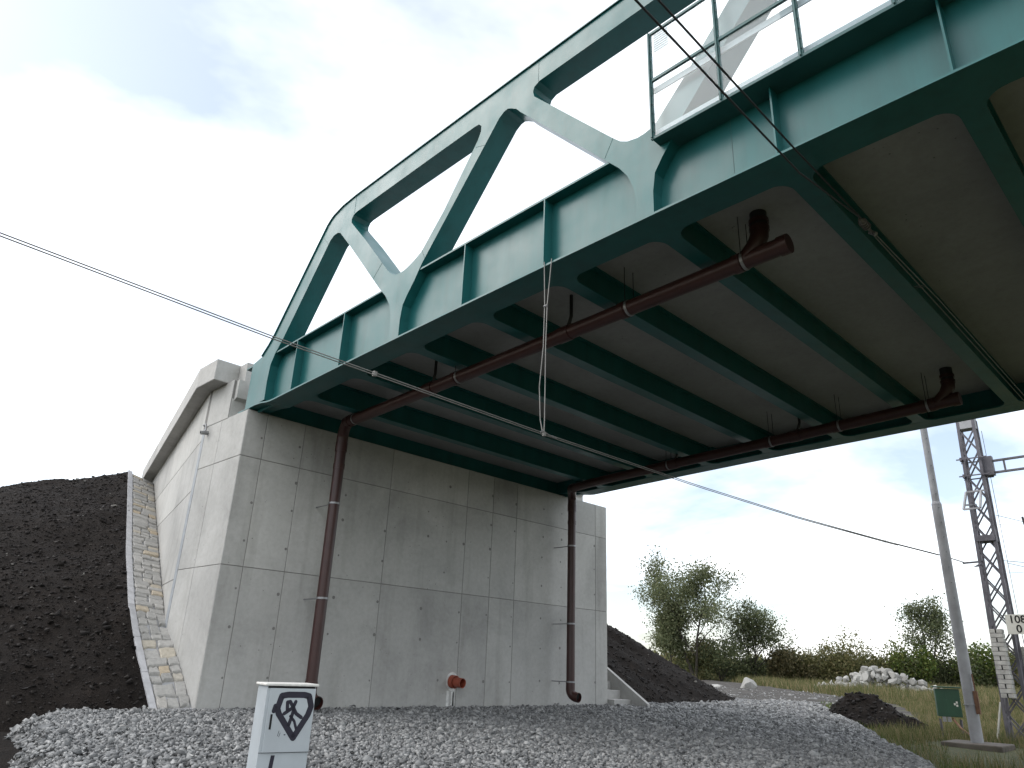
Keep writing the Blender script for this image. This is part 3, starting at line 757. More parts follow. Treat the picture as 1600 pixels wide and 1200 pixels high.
# ------------------------------------------------------------------ drain pipes
def drainline(label, xv, yv, run, zend, clamps_v, clamps_r, spouts, stub_y):
    """run: list of (x, y, z) from the down pipe to the closed end, hung below the cross beams"""
    t_ = thing('drain_pipe', label, 'drain pipe', (xv, yv, zend)); r_ = .128
    Rn = np.array(run)
    def at(y): return Vector((np.interp(-y, -Rn[:, 1], Rn[:, 0]), y, np.interp(-y, -Rn[:, 1], Rn[:, 2])))
    za = Rn[0, 2]; y1 = Rn[0, 1]; ye = Rn[-1, 1]
    path = [(xv, yv, z) for z in np.r_[np.arange(zend+.30, za-.75, .8), za-.42]]
    MB().tube(path, r_, 18).build('down_pipe', 'pipe', t_, True)
    e0 = Vector((xv, yv, za-.46)); e1 = Vector((xv, yv, za-.05)); e2 = Vector(run[0])
    ka = [e0]+[e0.lerp(e1, .35).lerp(e1, a).lerp(e1.lerp(e2, a), a) for a in np.linspace(0, 1, 8)]
    MB().tube(ka, r_+.010, 18).build('elbow', 'pipe', t_, True)
    MB().tube([at(y) for y in np.linspace(y1+.02, ye, 12)], r_, 18).build('run_pipe', 'pipe', t_, True)
    MB().tube([(xv, yv, za-.62), (xv, yv, za-.40)], r_+.016, 18).build('socket', 'pipe', t_, True)
    MB().tube([(xv, yv, za-1.05), (xv, yv, za-.93)], r_+.010, 18).build('socket', 'pipe', t_, True)
    MB().tube([at(y1-.05), at(y1-.20)], r_+.016, 18).build('socket', 'pipe', t_, True)
    kf = [(xv, yv, zend+.42), (xv, yv, zend+.20)]+[(xv+.05*a, yv-.26*a*a*1.1, zend+.20-.20*math.sin(a*math.pi/2)) for a in np.linspace(.15, 1, 6)]
    MB().pipe(kf, r_+.010, .012, 18).build('foot_elbow', 'pipe', t_, True)
    MB().tube([(xv+.03, yv-.1, zend+.06), (xv+.045, yv-.22, zend+.01)], r_-.01, 14).build('foot_bore', 'dark', t_)
    for z in clamps_v:
        c_ = MB().tube([(xv, yv, z-.022), (xv, yv, z+.022)], r_+.012, 18).build('clamp', 'steel', t_, True)
        MB().bar((xv, yv+.13, z), (xv, 16.0, z), .018, .025).build('clamp_bracket', 'steel', c_)
    for y in clamps_r:
        q = at(y); a, b_ = at(y-.022), at(y+.022)
        c_ = MB().tube([a, b_], r_+.012, 18).build('clamp', 'steel', t_, True)
        for dx_ in (-.12, .12): MB().tube([q+Vector((dx_, 0, 0)), (q.x+dx_, y, zb(y)+.48)], .007, 6).build('hanger_rod', 'dark_wire', c_)
        MB().tube([at(y+.06), at(y+.17)], r_+.014, 18).build('socket', 'pipe', t_, True)
    for y in spouts:
        q = at(y)
        MB().tube([(q.x, y, zb(y)+.48), (q.x, y, q.z+.30), (q.x, y+.04, q.z+.18), (q.x, y+.13, q.z+.06)], .032, 10).build('inlet_spout', 'black_pipe', t_, True)
        MB().tube([at(y), at(y+.28)], r_+.014, 18).build('branch_collar', 'pipe', t_, True)
    q = at(stub_y)
    MB().tube([(q.x, stub_y, zb(stub_y)+.48), (q.x, stub_y, q.z+.40)], r_-.008, 16).build('inlet_stub', 'black_pipe', t_, True)
    MB().tube([(q.x, stub_y, q.z+.42), (q.x, stub_y+.01, q.z+.30), (q.x, stub_y+.08, q.z+.16), (q.x, stub_y+.24, q.z)], r_+.004, 16).build('branch', 'pipe', t_, True)
    for zz in (.50, .38): MB().tube([(q.x, stub_y, q.z+zz), (q.x, stub_y, q.z+zz+.06)], r_+.014, 16).build('branch_collar', 'pipe', t_, True)
    MB().tube([at(ye+.01), at(ye)+Vector((0, -.13, .004))], r_+.016, 18).build('end_cap', 'pipe', t_, True)
    MB().tube([at(stub_y+.30), at(stub_y+.42)], r_+.016, 18).build('branch_collar', 'pipe', t_, True)
    return t_
drainline('dark red drain pipe coming down the wall behind the white cabinet', 9.18, 15.2, [(8.99, 14.75, 5.32), (8.82, 13.4, 5.25), (8.72, 3.66, 5.57)], -.92, (3.42, 1.25), (14.3, 10.45, 6.25, 4.2), (11.25, 7.5), 3.94)
drainline('dark red drain pipe at the far end of the abutment wall', 17.95, 15.25, [(17.5, 14.9, 5.33), (16.9, 13.6, 5.22), (16.55, 3.66, 5.53)], -.82, (3.6, 1.25, -.40), (10.8, 7.75, 6.05, 4.15), (10.5, 7.0), 3.70)

# ------------------------------------------------------------------ wires
def cat_z(x): return np.interp(x, [-30, .6, 3, 7.06, 11, 15.05, 20, 24.6, 26.9], [3.75, 3.06, 3.0, 2.985, 3.02, 3.11, 3.31, 3.53, 3.60])
wr = thing('feeder_cable', 'pair of thin steel cables running under the bridge to the lattice mast', 'cable', (7.06, 6.53, 2.98))
xs = np.r_[np.linspace(-30, 0, 12), np.linspace(.6, 26.9, 45)]
MB().tube([(x, 6.53, cat_z(x)+.013) for x in xs], .006, 6, True, [.006+.011*float(sm(10, 24, x)) for x in xs]).build('cable_strand', 'wire', wr, True)
MB().tube([(x, 6.53, cat_z(x)-.013) for x in xs if x < 21], .006, 6, True, [.006+.011*float(sm(10, 24, x)) for x in xs if x < 21]).build('cable_strand', 'wire', wr, True)
MB().tube([(x, 6.53, cat_z(x)+.004) for x in np.linspace(20.8, 24.4, 8)], .020, 8).build('cable_sleeve', 'dark_wire', wr, True)
for x in (4.25, 7.08, 20.0): MB().box((x-.02, 6.51, cat_z(x)-.028), (x+.02, 6.55, cat_z(x)+.028)).build('cable_clip', 'wire', wr)
hg = thing('cable_hanger', 'looped steel hanger wire dropping from the girder to the cable', 'hanger', (7.06, 6.53, 3.0))
for s_ in (-1, 1):
    P = [(7.075, 6.53+s_*.075, zb(6.53)+.03), (7.055, 6.53+s_*.025, 4.98), (7.05, 6.535+s_*.022, 4.3), (7.05, 6.56+s_*.055, 3.7), (7.06, 6.55+s_*.04, 3.2), (7.065, 6.53+s_*.01, 2.99)]
    MB().tube(P, .0075, 6).build('hanger_wire', 'wire', hg, True)
MB().tube([(7.05, 6.50, 4.95), (7.05, 6.565, 4.95)], .016, 6).build('hanger_tie', 'steel', hg)
MB().tube([(7.0, 6.53, 2.99), (7.05, 6.53, 3.03), (7.16, 6.52, 2.99), (7.3, 6.5, 2.97)], .011, 6).build('hanger_clamp', 'steel', hg, True)

YC2 = 2.63
for k, (zz, lab) in enumerate(((5.30, 'lower dark overhead wire passing in front of the glass screen'), (5.60, 'upper dark overhead wire passing in front of the glass screen'))):
    xs2 = np.linspace(-25, 7.0, 20); ex = [8.2, 8.9]
    P = [(x, YC2, zz+.0009*(x-4)**2) for x in xs2]+[(8.85, YC2-.02, 5.63)]
    o = MB().tube(P, .0115, 8).build('overhead_wire', 'dark_wire', None, True); tag(o, lab, 'overhead wire')
ins = thing('overhead_wire', 'overhead wire with insulator running along a cross beam under the deck', 'overhead wire', (8.9, YC2, 5.6))
for s_ in (-.035, .035):
    MB().tube([(9.35, YC2+s_*.4, 5.64), (12.1, YC2+s_, 5.70), (17.2, YC2+s_, 5.68), (24, YC2+s_, 5.65), (27.5, YC2, 5.62)], .008, 6).build('wire_strand', 'wire', ins, True)
MB().tube([(8.85, YC2, 5.63), (8.92, YC2, 5.63), (9.10, YC2, 5.635), (9.13, YC2, 5.635), (9.38, YC2, 5.64)], .03, 10, True, [.022, .04, .04, .02, .018]).build('insulator', 'insulator', ins, True)
for x in (8.93, 8.98, 9.03, 9.08): MB().tube([(x, YC2, 5.632), (x+.018, YC2, 5.632)], .055, 12).build('insulator_disc', 'insulator', ins, True)
MB().tube([(9.30, YC2-.04, 5.60), (9.32, YC2+.04, 5.68)], .03, 8).build('clamp', 'steel', ins)
for s_ in (-.03, .03): MB().tube([(11.4+s_, YC2, 5.70), (11.5+s_, YC2+.16, 5.775)], .006, 6).build('drop_wire', 'wire', ins)

# ------------------------------------------------------------------ lamp-less round pole and lattice mast
pl = thing('round_pole', 'tall round grey steel pole on a concrete footing beside the gravel', 'pole', (23.6, 6.15, -1.5))
MB().tube([(23.6, 6.15, z) for z in (-1.42, 1, 3, 4.85)], .13, 20, True, [.150, .145, .138, .132]).build('lower_shaft', 'polepaint', pl, True)
MB().tube([(23.6, 6.15, z) for z in (4.85, 4.93)], .13, 20, True, [.132, .10]).build('shaft_taper', 'polepaint', pl, True)
MB().tube([(23.6, 6.15, z) for z in (4.92, 7, 9.5)], .10, 20, True, [.10, .095, .085]).build('upper_shaft', 'polepaint', pl, True)
for z in np.arange(2.2, 9.3, .42):
    r_ = .138 if z < 4.85 else .10
    MB().bar((23.6-r_*.8, 6.15-.0-r_*.45, z), (23.6-r_*.8-.05, 6.15-r_*.45-.03, z-.0), .014).build('step_bolt', 'mast', pl)
MB().box((22.95, 5.45, -1.85), (24.25, 6.85, -1.42)).build('footing', 'old_concrete', pl, bevel=.03)
MB().obox((23.52, 5.98, -.45), (1, 0, 0), (0, 1, 0), (0, 0, 1), .035, .05, .28).build('earth_box', 'rust', pl)
MB().tube([(23.50, 5.97, -.2), (23.50, 5.98, .25)], .018, 6).build('earth_rod', 'rust', pl)
MB().box((23.44, 6.02, -.52), (23.76, 6.29, -.50)).build('strap', 'steel', pl)

lm = thing('lattice_mast', 'slender steel lattice mast with cross arm at the right edge', 'mast', (27, 5.8, -1.55))
def mw_(z): return np.interp(z, [-1.6, 8.2], [.30, .225])
mc = lambda z: (27.0, np.interp(z, [-1.6, 8.2], [5.86, 5.72]))
zs = np.arange(-1.6, 7.95, .79)
for sx in (-1, 1):
    for sy in (-1, 1):
        p = [Vector((mc(z)[0]+sx*mw_(z)*.75, mc(z)[1]+sy*mw_(z), z)) for z in (-1.6, 8.2)]
        MB().bar(p[0], p[1], .085, .085).build('leg', 'mast', lm)
def corner(z, sx, sy): return Vector((mc(z)[0]+sx*mw_(z)*.75, mc(z)[1]+sy*mw_(z), z))
for z0, z1 in zip(zs, zs[1:]):
    for s_ in (-1, 1):
        MB().bar(corner(z0, s_, -1), corner(z1, s_, 1), .04).build('brace', 'mast', lm)
        MB().bar(corner(z0, s_, 1), corner(z1, s_, -1), .04).build('brace', 'mast', lm)
    MB().bar(corner(z0, -1, -1), corner(z1, 1, -1), .04).build('brace', 'mast', lm)
    MB().bar(corner(z0, -1, 1), corner(z1, 1, 1), .04).build('brace', 'mast', lm)
MB().box((26.80, 5.47, 7.9), (27.20, 5.97, 8.3)).build('cap_plate', 'polepaint', lm)
# arm towards the tracks
arm = MB().bar((27, 5.5, 6.74), (27, -9, 6.92), .09, .06).build('cross_arm', 'mast', lm)
MB().bar((27, 5.5, 6.36), (27, -9, 6.52), .09, .06).build('lower_chord', 'mast', arm)
for y in np.arange(4.9, -9, -.75): MB().bar((27, y, 6.38), (27, y, 6.74), .05).build('arm_post', 'mast', arm)
MB().box((26.9, 5.2, 6.28), (27.1, 5.5, 6.9)).build('arm_gusset', 'mast', arm)
for z in (6.86, 6.30):
    for x in (26.72, 27.28): MB().bar((x, 6.16, z), (x, 5.3, z), .035).build('clamp_bar', 'mast', lm)
    MB().box((26.7, 6.0, z-.06), (27.3, 6.06, z+.06)).build('clamp_plate', 'mast', lm)
# bracket frame
bf = MB().bar((26.6, 6.02, 5.75), (26.6, 5.50, 5.75), .05).build('bracket_frame', 'polepaint', lm)
for a, b_ in (((26.6, 6.02, 5.75), (26.35, 6.12, 5.16)), ((26.6, 5.60, 5.75), (26.35, 5.66, 5.16)), ((26.35, 6.12, 5.16), (26.35, 5.66, 5.16)), ((26.4, 6.05, 5.3), (27, 5.9, 5.4))):
    MB().bar(a, b_, .055).build('bracket_bar', 'polepaint', bf)
MB().box((26.72, 5.5, 4.2), (27.28, 6.02, 4.38)).build('junction_plate', 'mast', lm)
MB().tube([(26.8, 6.25, 3.43), (26.8, 6.02, 3.50), (26.8, 5.98, 3.44)], .05, 8, True, [.004, .06, .02]).build('cone_insulator', 'mast', lm, True)
MB().bar((26.9, 6.55, 2.62+.96), (26.9, 5.98, 2.62+.98), .07, .05).build('cable_bracket', 'mast', lm)
# sign
sg = thing('kilometre_sign', 'white plate reading 108 over 0 fixed to the lattice mast', 'sign', (26.6, 5.35, 1.7))
MB().box((26.575, 5.00, 1.42), (26.60, 5.62, 1.98)).build('sign_plate', 'sign', sg, bevel=.004)
def text(body, size, loc, nm, parent, mat):
    cu = bpy.data.curves.new(nm, 'FONT'); cu.body = body; cu.size = size; cu.align_x = 'CENTER'; cu.align_y = 'CENTER'; cu.extrude = .001; cu.offset = .006
    to = bpy.data.objects.new('tmp', cu); C.objects.link(to)
    dg = bpy.context.evaluated_depsgraph_get(); me = bpy.data.meshes.new_from_object(to.evaluated_get(dg))
    bpy.data.objects.remove(to)
    # text X axis -> world -Y, text Y -> world Z, facing -X
    mt = Matrix(((0, 0, -1, loc[0]), (-1, 0, 0, loc[1]), (0, 1, 0, loc[2]), (0, 0, 0, 1)))
    me.transform(mt); return finish(nm, me, mat, parent)
text('108', .30, (26.572, 5.31, 1.83), 'sign_digits', sg, 'dark')
text('0', .30, (26.572, 5.31, 1.56), 'sign_digits', sg, 'dark')
for z in (1.52, 1.9): MB().bar((26.6, 5.5, z), (26.85, 5.6, z), .03).build('sign_bracket', 'mast', sg)
# tension weights
def weights(x, y, z0, n_, lab):
    t_ = thing('tension_weights', lab, 'counterweight', (x, y, z0), 'tension weight stacks on the mast')
    h = .127
    for k in range(n_):
        z = z0+k*h; jx = random.uniform(-.008, .008); s_ = 1 if k % 2 else -1
        w_ = .165+(.02 if k == 10 else 0)
        mb = MB(); mb.box((x-.15, y-w_+jx, z+.006), (x+.15, y+w_+jx, z+h-.006))
        sl_ = mb.build('weight_slab', 'weight', t_, bevel=.006)
        if k % 2 == 0: MB().box((x-.154, y-.022+jx, z+.004), (x-.149, y+.012+jx, z+h-.004)).build('slot', 'dark', sl_)
    MB().tube([(x, y, z0-.1), (x, y, z0+n_*h+.3)], .012, 8).build('hanger_rod', 'mast', t_)
    MB().tube([(x, y, z0+n_*h+.3), (x+.05, y, 7.9)], .008, 6).build('hanger_cable', 'mast', t_)
weights(26.55, 5.90, -.34, 15, 'near stack of concrete tension weights hanging left on the mast')
weights(27.35, 5.42, -.42, 12, 'stack of concrete tension weights behind the number sign')
# white leaning board at the mast foot
o = MB().obox((26.9, 6.35, -1.0), (1, 0, 0), (0, 1, .25), (0, -.25, 1), .05, .02, .55).build('leaning_board', 'sign'); tag(o, 'narrow white board leaning at the foot of the lattice mast', 'board')
# wires with insulators beyond the mast
for k, (z, y, lab) in enumerate(((5.05, 5.45, 'thin contact wire with insulator leaving the mast, upper of two'), (3.55, 5.4, 'thin contact wire with insulator leaving the mast, lower of two'))):
    t_ = thing('contact_wire', lab, 'overhead wire', (27, y, z))
    d = Vector((1, -.55, -.12)); p0 = Vector((27.2, y, z))
    MB().tube([p0+d*s_ for s_ in (0, 6, 20, 60)], .008, 6).build('wire_strand', 'dark_wire', t_)
    MB().tube([p0+Vector((0, 0, -.3)), p0+d*1.0+Vector((0, 0, -.06))], .006, 6).build('stay_wire', 'dark_wire', t_)
    c_ = p0+d*1.0
    MB().tube([c_-d*.05+Vector((0, 0, .16)), c_, c_+Vector((0, 0, -.16))], .05, 10, True, [.03, .055, .03]).build('insulator', 'insulator', t_, True)
o = MB().tube([(27.1, 5.5, 3.62), (30, 4, 3.66), (40, 0, 3.8)], .009, 6).build('stay_wire', 'dark_wire'); tag(o, 'thin horizontal stay wire leaving the mast to the right', 'wire')

# ------------------------------------------------------------------ green switch box
gb = thing('relay_box', 'small green relay box on thin legs in the grass by the pole', 'relay box', (27.2, 7.8, -1.5))
fx = Vector((.93, .36, 0)).normalized(); sx_ = Vector((-fx.y, fx.x, 0))    # fx away from camera
bc = Vector((27.3, 7.75, -.57))
MB().obox(bc, sx_, fx, (0, 0, 1), .33, .22, .40).build('box_body', 'cabinet_green', gb, bevel=.012)
MB().obox(bc+Vector((0, 0, .445)), sx_, fx, (0, 0, 1), .39, .26, .022).build('lid', 'cabinet_green', gb, bevel=.008)
MB().obox(bc-fx*.223-sx_*.14, sx_, fx, (0, 0, 1), .185, .004, .38).build('door', 'cabinet_green', gb)
for k, (dx_, dz_) in enumerate(((-.22, .02), (-.22, -.07), (-.16, -.03))): MB().obox(bc-fx*.229+sx_*dx_+Vector((0, 0, dz_)), sx_, fx, (0, 0, 1), .025, .002, .03).build('painted_number', 'sign', gb)
for a in (-1, 1):
    for b_ in (-1, 1):
        q = bc+sx_*.28*a+fx*.16*b_; MB().bar((q.x, q.y, -1.04), (q.x+.05*a, q.y, -1.7), .035).build('leg', 'mast', gb)
for k in (0, 1): MB().obox(bc-fx*.2+sx_*(.05+.13*k)+Vector((0, 0, -.47)), sx_, fx, (0, 0, 1), .05, .05, .07).build('cable_gland', 'steel', gb)
o = MB().tube([bc+Vector((-.1, -.1, -.45)), (26.6, 7.3, -1.25), (25.6, 6.7, -1.45), (24.4, 6.3, -1.5)], .03, 8).build('cable_hose', 'rust', gb, True)

# ------------------------------------------------------------------ white cabinet with graffiti
fl_, fr__ , bl_ = Vector((4.53, 8.47, -.30)), Vector((5.01, 8.17, -.30)), Vector((4.62, 8.96, -.30))
ux = Vector((.975, -.22, 0)).normalized(); uy = Vector((-ux.y, ux.x, 0)); wd_ = .58; dp = .40; zt, z0 = -.335, -1.45
cb = thing('street_cabinet', 'light grey utility cabinet with black spray-painted graffiti on its door', 'cabinet', (4.8, 8.5, -1.35))
og = fl_+ux*.02+uy*.02; og.z = 0
def cp(a, b_, z): p = og+ux*a+uy*b_; return Vector((p.x, p.y, z))
def cbox(a0, a1, b0_, b1, z0_, z1_): return MB().hexa([cp(a0, b0_, z0_), cp(a1, b0_, z0_), cp(a1, b1, z0_), cp(a0, b1, z0_), cp(a0, b0_, z1_), cp(a1, b0_, z1_), cp(a1, b1, z1_), cp(a0, b1, z1_)])
cbox(0, wd_, 0, dp, z0, zt).build('cabinet_body', 'cabinet', cb, bevel=.006)
cbox(-.025, wd_+.03, -.03, dp+.03, zt+.002, zt+.03).build('lid', 'cabinet_lid', cb, bevel=.008)
cbox(.01, wd_-.01, -.008, -.001, zt-.02, zt).build('lid_gap', 'dark', cb)
dz0 = zt-.70
dr = cbox(.035, wd_-.002, -.022, -.001, dz0, zt-.022).build('door', 'cabinet', cb, bevel=.004)
cbox(.075, .098, -.026, -.0225, zt-.46, zt-.30).build('door_handle', 'dark', dr)
cbox(.0, wd_, -.006, -.001, dz0-.006, dz0-.001).build('door_seam', 'dark', cb)
# graffiti strokes as thin paint film: coordinates in door fractions (u right, v up)
def stroke(pts, wdt, nm='graffiti'):
    mb = MB(); U = lambda u: .035+u*(wd_-.037)
    V_ = lambda v: dz0+v*(zt-.022-dz0)
    P = [Vector((U(u), V_(v))) for u, v in pts]
    for p in P:
        mb.quad(*[cp(p.x+wdt/2*math.cos(a), -.0226-.0003*len(mb.f) % .001, p.y+wdt/2*math.sin(a)) for a in np.linspace(0, 2*math.pi, 10, endpoint=False)])
    for p, q in zip(P, P[1:]):
        d = (q-p).normalized(); n_ = Vector((-d.y, d.x))*wdt/2
        mb.quad(*[cp(w_.x, -.0240, w_.y) for w_ in (p-n_, q-n_, q+n_, p+n_)])
    return mb.build(nm, 'spray', dr)
stroke([(.26, .88), (.40, .90), (.75, .90), (.86, .88), (.93, .72), (.88, .58), (.62, .22), (.24, .60), (.20, .68), (.26, .88)], .068)
stroke([(.42, .64), (.40, .78), (.46, .79), (.62, .60), (.74, .54)], .040)
stroke([(.58, .79), (.54, .70), (.36, .60)], .040)
stroke([(.56, .68), (.52, .52), (.48, .40)], .040)
stroke([(.50, .56), (.60, .48), (.66, .36)], .030)
stroke([(.15, .72), (.13, .64)], .05)
stroke([(.30, .33), (.28, .25)], .006); stroke([(.33, .30), (.31, .24)], .006); stroke([(.42, .27), (.44, .27)], .012)
mb = MB(); mb.quad(*[cp(a, -.003, z) for a, z in ((.12, z0), (.165, z0), (.195, dz0-.03), (.15, dz0-.03))]); mb.build('graffiti', 'spray', cb)

# ------------------------------------------------------------------ steps at the far end
sp2 = thing('concrete_stair', 'small concrete steps beside the far end of the abutment', 'stairs', (21.2, 16.2, -1.12))
for k in range(9):
    MB().box((20.74, 15.75+k*.42, -1.6), (21.65, 17.2+k*.42, -.92+k*.27)).build('step', 'coping', sp2, bevel=.012)
mb = MB(); mb.hexa([(21.66, 15.1, -1.6), (21.80, 15.1, -1.6), (21.80, 20.5, -1.6), (21.66, 20.5, -1.6), (21.66, 15.1, -1.02), (21.80, 15.1, -1.02), (21.80, 20.5, 2.4), (21.66, 20.5, 2.4)]); mb.build('stringer', 'coping', sp2)

# ------------------------------------------------------------------ loose soil, stones, boulders
def hull(n_=11, seed=0, flat_=.7):
    r_ = np.random.default_rng(seed); p = r_.normal(size=(n_, 3)); p /= np.linalg.norm(p, axis=1)[:, None]; p *= r_.uniform(.75, 1.05, (n_, 1)); p[:, 2] *= flat_
    bm = bmesh.new()
    for q in p: bm.verts.new(q)
    res = bmesh.ops.convex_hull(bm, input=bm.verts); bmesh.ops.triangulate(bm, faces=bm.faces)
    bm.verts.ensure_lookup_table(); bm.verts.index_update()
    v = np.array([q.co[:] for q in bm.verts]); f = np.array([[q.index for q in fc.verts] for fc in bm.faces]); bm.free()
    # outward
    for i, t_ in enumerate(f):
        n__ = np.cross(v[t_[1]]-v[t_[0]], v[t_[2]]-v[t_[0]])
        if n__.dot(v[t_].mean(0)) < 0: f[i] = t_[::-1]
    return v, f
HULLS = [hull(8, s, .7) for s in range(10)]
def scatter(name, P, size, mat, parent=None, flat_=(.75, 1.2)):
    k = len(P); Vs, Fs, off = [], [], 0
    which = rng.integers(0, len(HULLS), k)
    for h in range(len(HULLS)):
        idx = np.where(which == h)[0]
        if len(idx) == 0: continue
        v, f = HULLS[h]; n_ = len(idx)
        a = rng.uniform(0, 2*math.pi, n_); tl = rng.normal(0, .45, n_); ca, sa, ct, st_ = np.cos(a), np.sin(a), np.cos(tl), np.sin(tl)
        s3 = size[idx][:, None]*rng.uniform(flat_[0], flat_[1], (n_, 3))
        q = v[None]*s3[:, None, :]
        y = q[..., 1]*ct[:, None]-q[..., 2]*st_[:, None]; z = q[..., 1]*st_[:, None]+q[..., 2]*ct[:, None]; x = q[..., 0]
        q = np.stack([x*ca[:, None]-y*sa[:, None], x*sa[:, None]+y*ca[:, None], z], -1)+P[idx][:, None, :]
        Vs.append(q.reshape(-1, 3)); Fs.append((f[None]+(off+np.arange(n_)*len(v))[:, None, None]).reshape(-1)); off += n_*len(v)
    return rawmesh(name, np.concatenate(Vs), np.concatenate(Fs), 3, mat, parent)
# crushed stone
cnt = 420000; x = rng.uniform(2, 40, cnt); y = rng.uniform(2.2, 24, cnt)
d = np.hypot(x, y); az2 = np.degrees(np.arctan2(x, y))
keep = (az2 > 4) & (az2 < 84) & (d > 7.0) & (padz(x, y) > gz(x, y)-.06) & (padz(x, y) > -1.52) & ~((x > 7) & (y > 15.99) & (x < 20.75)) & (y < 15.95+.12*np.clip(x-20.7, 0, 20)+np.where(x < 7, .9, 0))
keep &= rng.uniform(size=cnt) < np.clip(1.9-d/16, .30, 1)
x, y, d = x[keep], y[keep], d[keep]
size = np.clip(rng.lognormal(math.log(.029), .36, len(x)), .014, .085)*np.clip(.75+d/30, 1, 1.9)
gv = scatter('gravel', np.stack([x, y, padz(x, y)+size*.25+rng.uniform(0, .02, len(x))], -1), size, 'gravel'); tag(gv, 'grey crushed stone covering the bed in front of the abutment', 'gravel', kind='stuff')
# loose stones on the track
xt = rng.uniform(31, 60, 3000); yt = rng.uniform(10, 36, 3000); t2 = np.clip((xt-32)/56, 0, 1); yc2 = np.interp(t2, [0, .23, 1], [17.5, 21, 52]); kp = (np.abs(yt-yc2) < 5.5) & (embr(xt, yt) < -1.5)
tsz = rng.gamma(2.0, .025, kp.sum()).clip(.02, .14)
ts = scatter('track_stones', np.stack([xt, yt, gz(xt, yt)+.06], -1)[kp], tsz, 'gravel'); tag(ts, 'loose stones strewn over the bare dirt track', 'stones', kind='stuff')
# clods on the slopes
def on_grid(Gx, k, lim):
    n_, m_ = Gx.shape[:2]; i = rng.uniform(0, lim[0]*(n_-1), k); j = rng.uniform(1, m_-5, k)
    i0, j0 = i.astype(int), j.astype(int); fi, fj = (i-i0)[:, None], (j-j0)[:, None]
    return (Gx[i0, j0]*(1-fi)+Gx[i0+1, j0]*fi)*(1-fj)+(Gx[i0, j0+1]*(1-fi)+Gx[i0+1, j0+1]*fi)*fj
P1 = on_grid(G, 9000, (.62,)); s1 = rng.gamma(1.6, .015, len(P1)).clip(.010, .12)
cl_ = scatter('soil_clods', P1+[0, 0, .005], s1, 'clod'); tag(cl_, 'dark clods and pale pebbles strewn over the left embankment', 'soil', kind='stuff')
xx = rng.uniform(20.8, 33, 5000); yy_ = rng.uniform(15.6, 24, 5000); zz = embr(xx, yy_); kp = zz > -1.4
P2 = np.stack([xx, yy_, zz], -1)[kp]; s2_ = rng.gamma(2.0, .022, len(P2)).clip(.015, .12)
cl_ = scatter('soil_clods', P2, s2_, 'clod'); tag(cl_, 'dark clods strewn over the far embankment', 'soil', kind='stuff')
# soil mound by the gravel edge
def mound(x, y):
    u = ((x-29.6)*.42+(y-10.9)*.91)/2.0; v = ((x-29.6)*-.91+(y-10.9)*.42)/1.5
    q = np.clip(1-u*u-v*v, 0, 1); return gz(x, y)-.15+.9*q**.8*(1+.35*u)+fbm(x, y, 1.1, 21, 5)*1.1*np.sqrt(q)
Xm, Ym = np.meshgrid(np.linspace(27.3, 31.9, 60), np.linspace(8.7, 13.1, 60), indexing='ij')
md = grid_obj('soil_mound', Xm, Ym, mound(Xm, Ym), 'soil'); tag(md, 'small heap of dark soil lying in the grass past the gravel', 'soil heap')
xm = rng.uniform(27.3, 31.9, 1500); ym = rng.uniform(8.7, 13.1, 1500); zm = mound(xm, ym); kp = zm > gz(xm, ym)+.02
cl_ = scatter('soil_clods', np.stack([xm, ym, zm], -1)[kp], rng.gamma(2.0, .03, kp.sum()).clip(.02, .13), 'clod'); tag(cl_, 'dark clods on the small soil heap past the gravel', 'soil', kind='stuff')
# pale rubble slab and boulder at the track
def rockmesh(seed, sub=2):
    r_ = np.random.default_rng(seed); bm = bmesh.new(); bmesh.ops.create_icosphere(bm, subdivisions=sub, radius=1)
    dirs = r_.normal(size=(9, 3)); dirs /= np.linalg.norm(dirs, axis=1)[:, None]; lim = r_.uniform(.55, .9, 9)
    for v in bm.verts:
        p = np.array(v.co[:])
        for d_, l_ in zip(dirs, lim):
            k = p.dot(d_)
            if k > l_: p = p-d_*(k-l_)
        v.co = p*(1+r_.normal(0, .015))
    me = bpy.data.meshes.new('rock'); bm.to_mesh(me); bm.free(); me.materials.append(M['boulder']); return me
RM = []
for k in range(8):
    v_, f_ = hull(18, 300+k, .85); me_ = bpy.data.meshes.new('rock'); me_.from_pydata([tuple(q) for q in v_], [], [tuple(int(i) for i in q) for q in f_]); me_.update(); me_.materials.append(M['boulder']); RM.append(me_)
def rock(name, me, loc, s, rot):
    o = bpy.data.objects.new(name, me); C.objects.link(o); o.location = loc; o.scale = s; o.rotation_euler = rot; return o
o = rock('boulder', RM[3], (60.5, 32.1, -.82), (.85, .85, .75), (.3, .2, .6)); tag(o, 'single pale boulder standing alone beside the dirt track', 'boulder')
for k, (dx_, dy_) in enumerate(((0, 0), (.9, -.5))):
    o = rock('rubble_slab', RM[k+1], (58.6+dx_, 35.0+dy_, -1.0), (.75, .5, .22), (0, .05, .4+k)); o.data = o.data; tag(o, ('larger', 'smaller')[k]+' pale flat rubble slab at the foot of the far embankment', 'rubble')
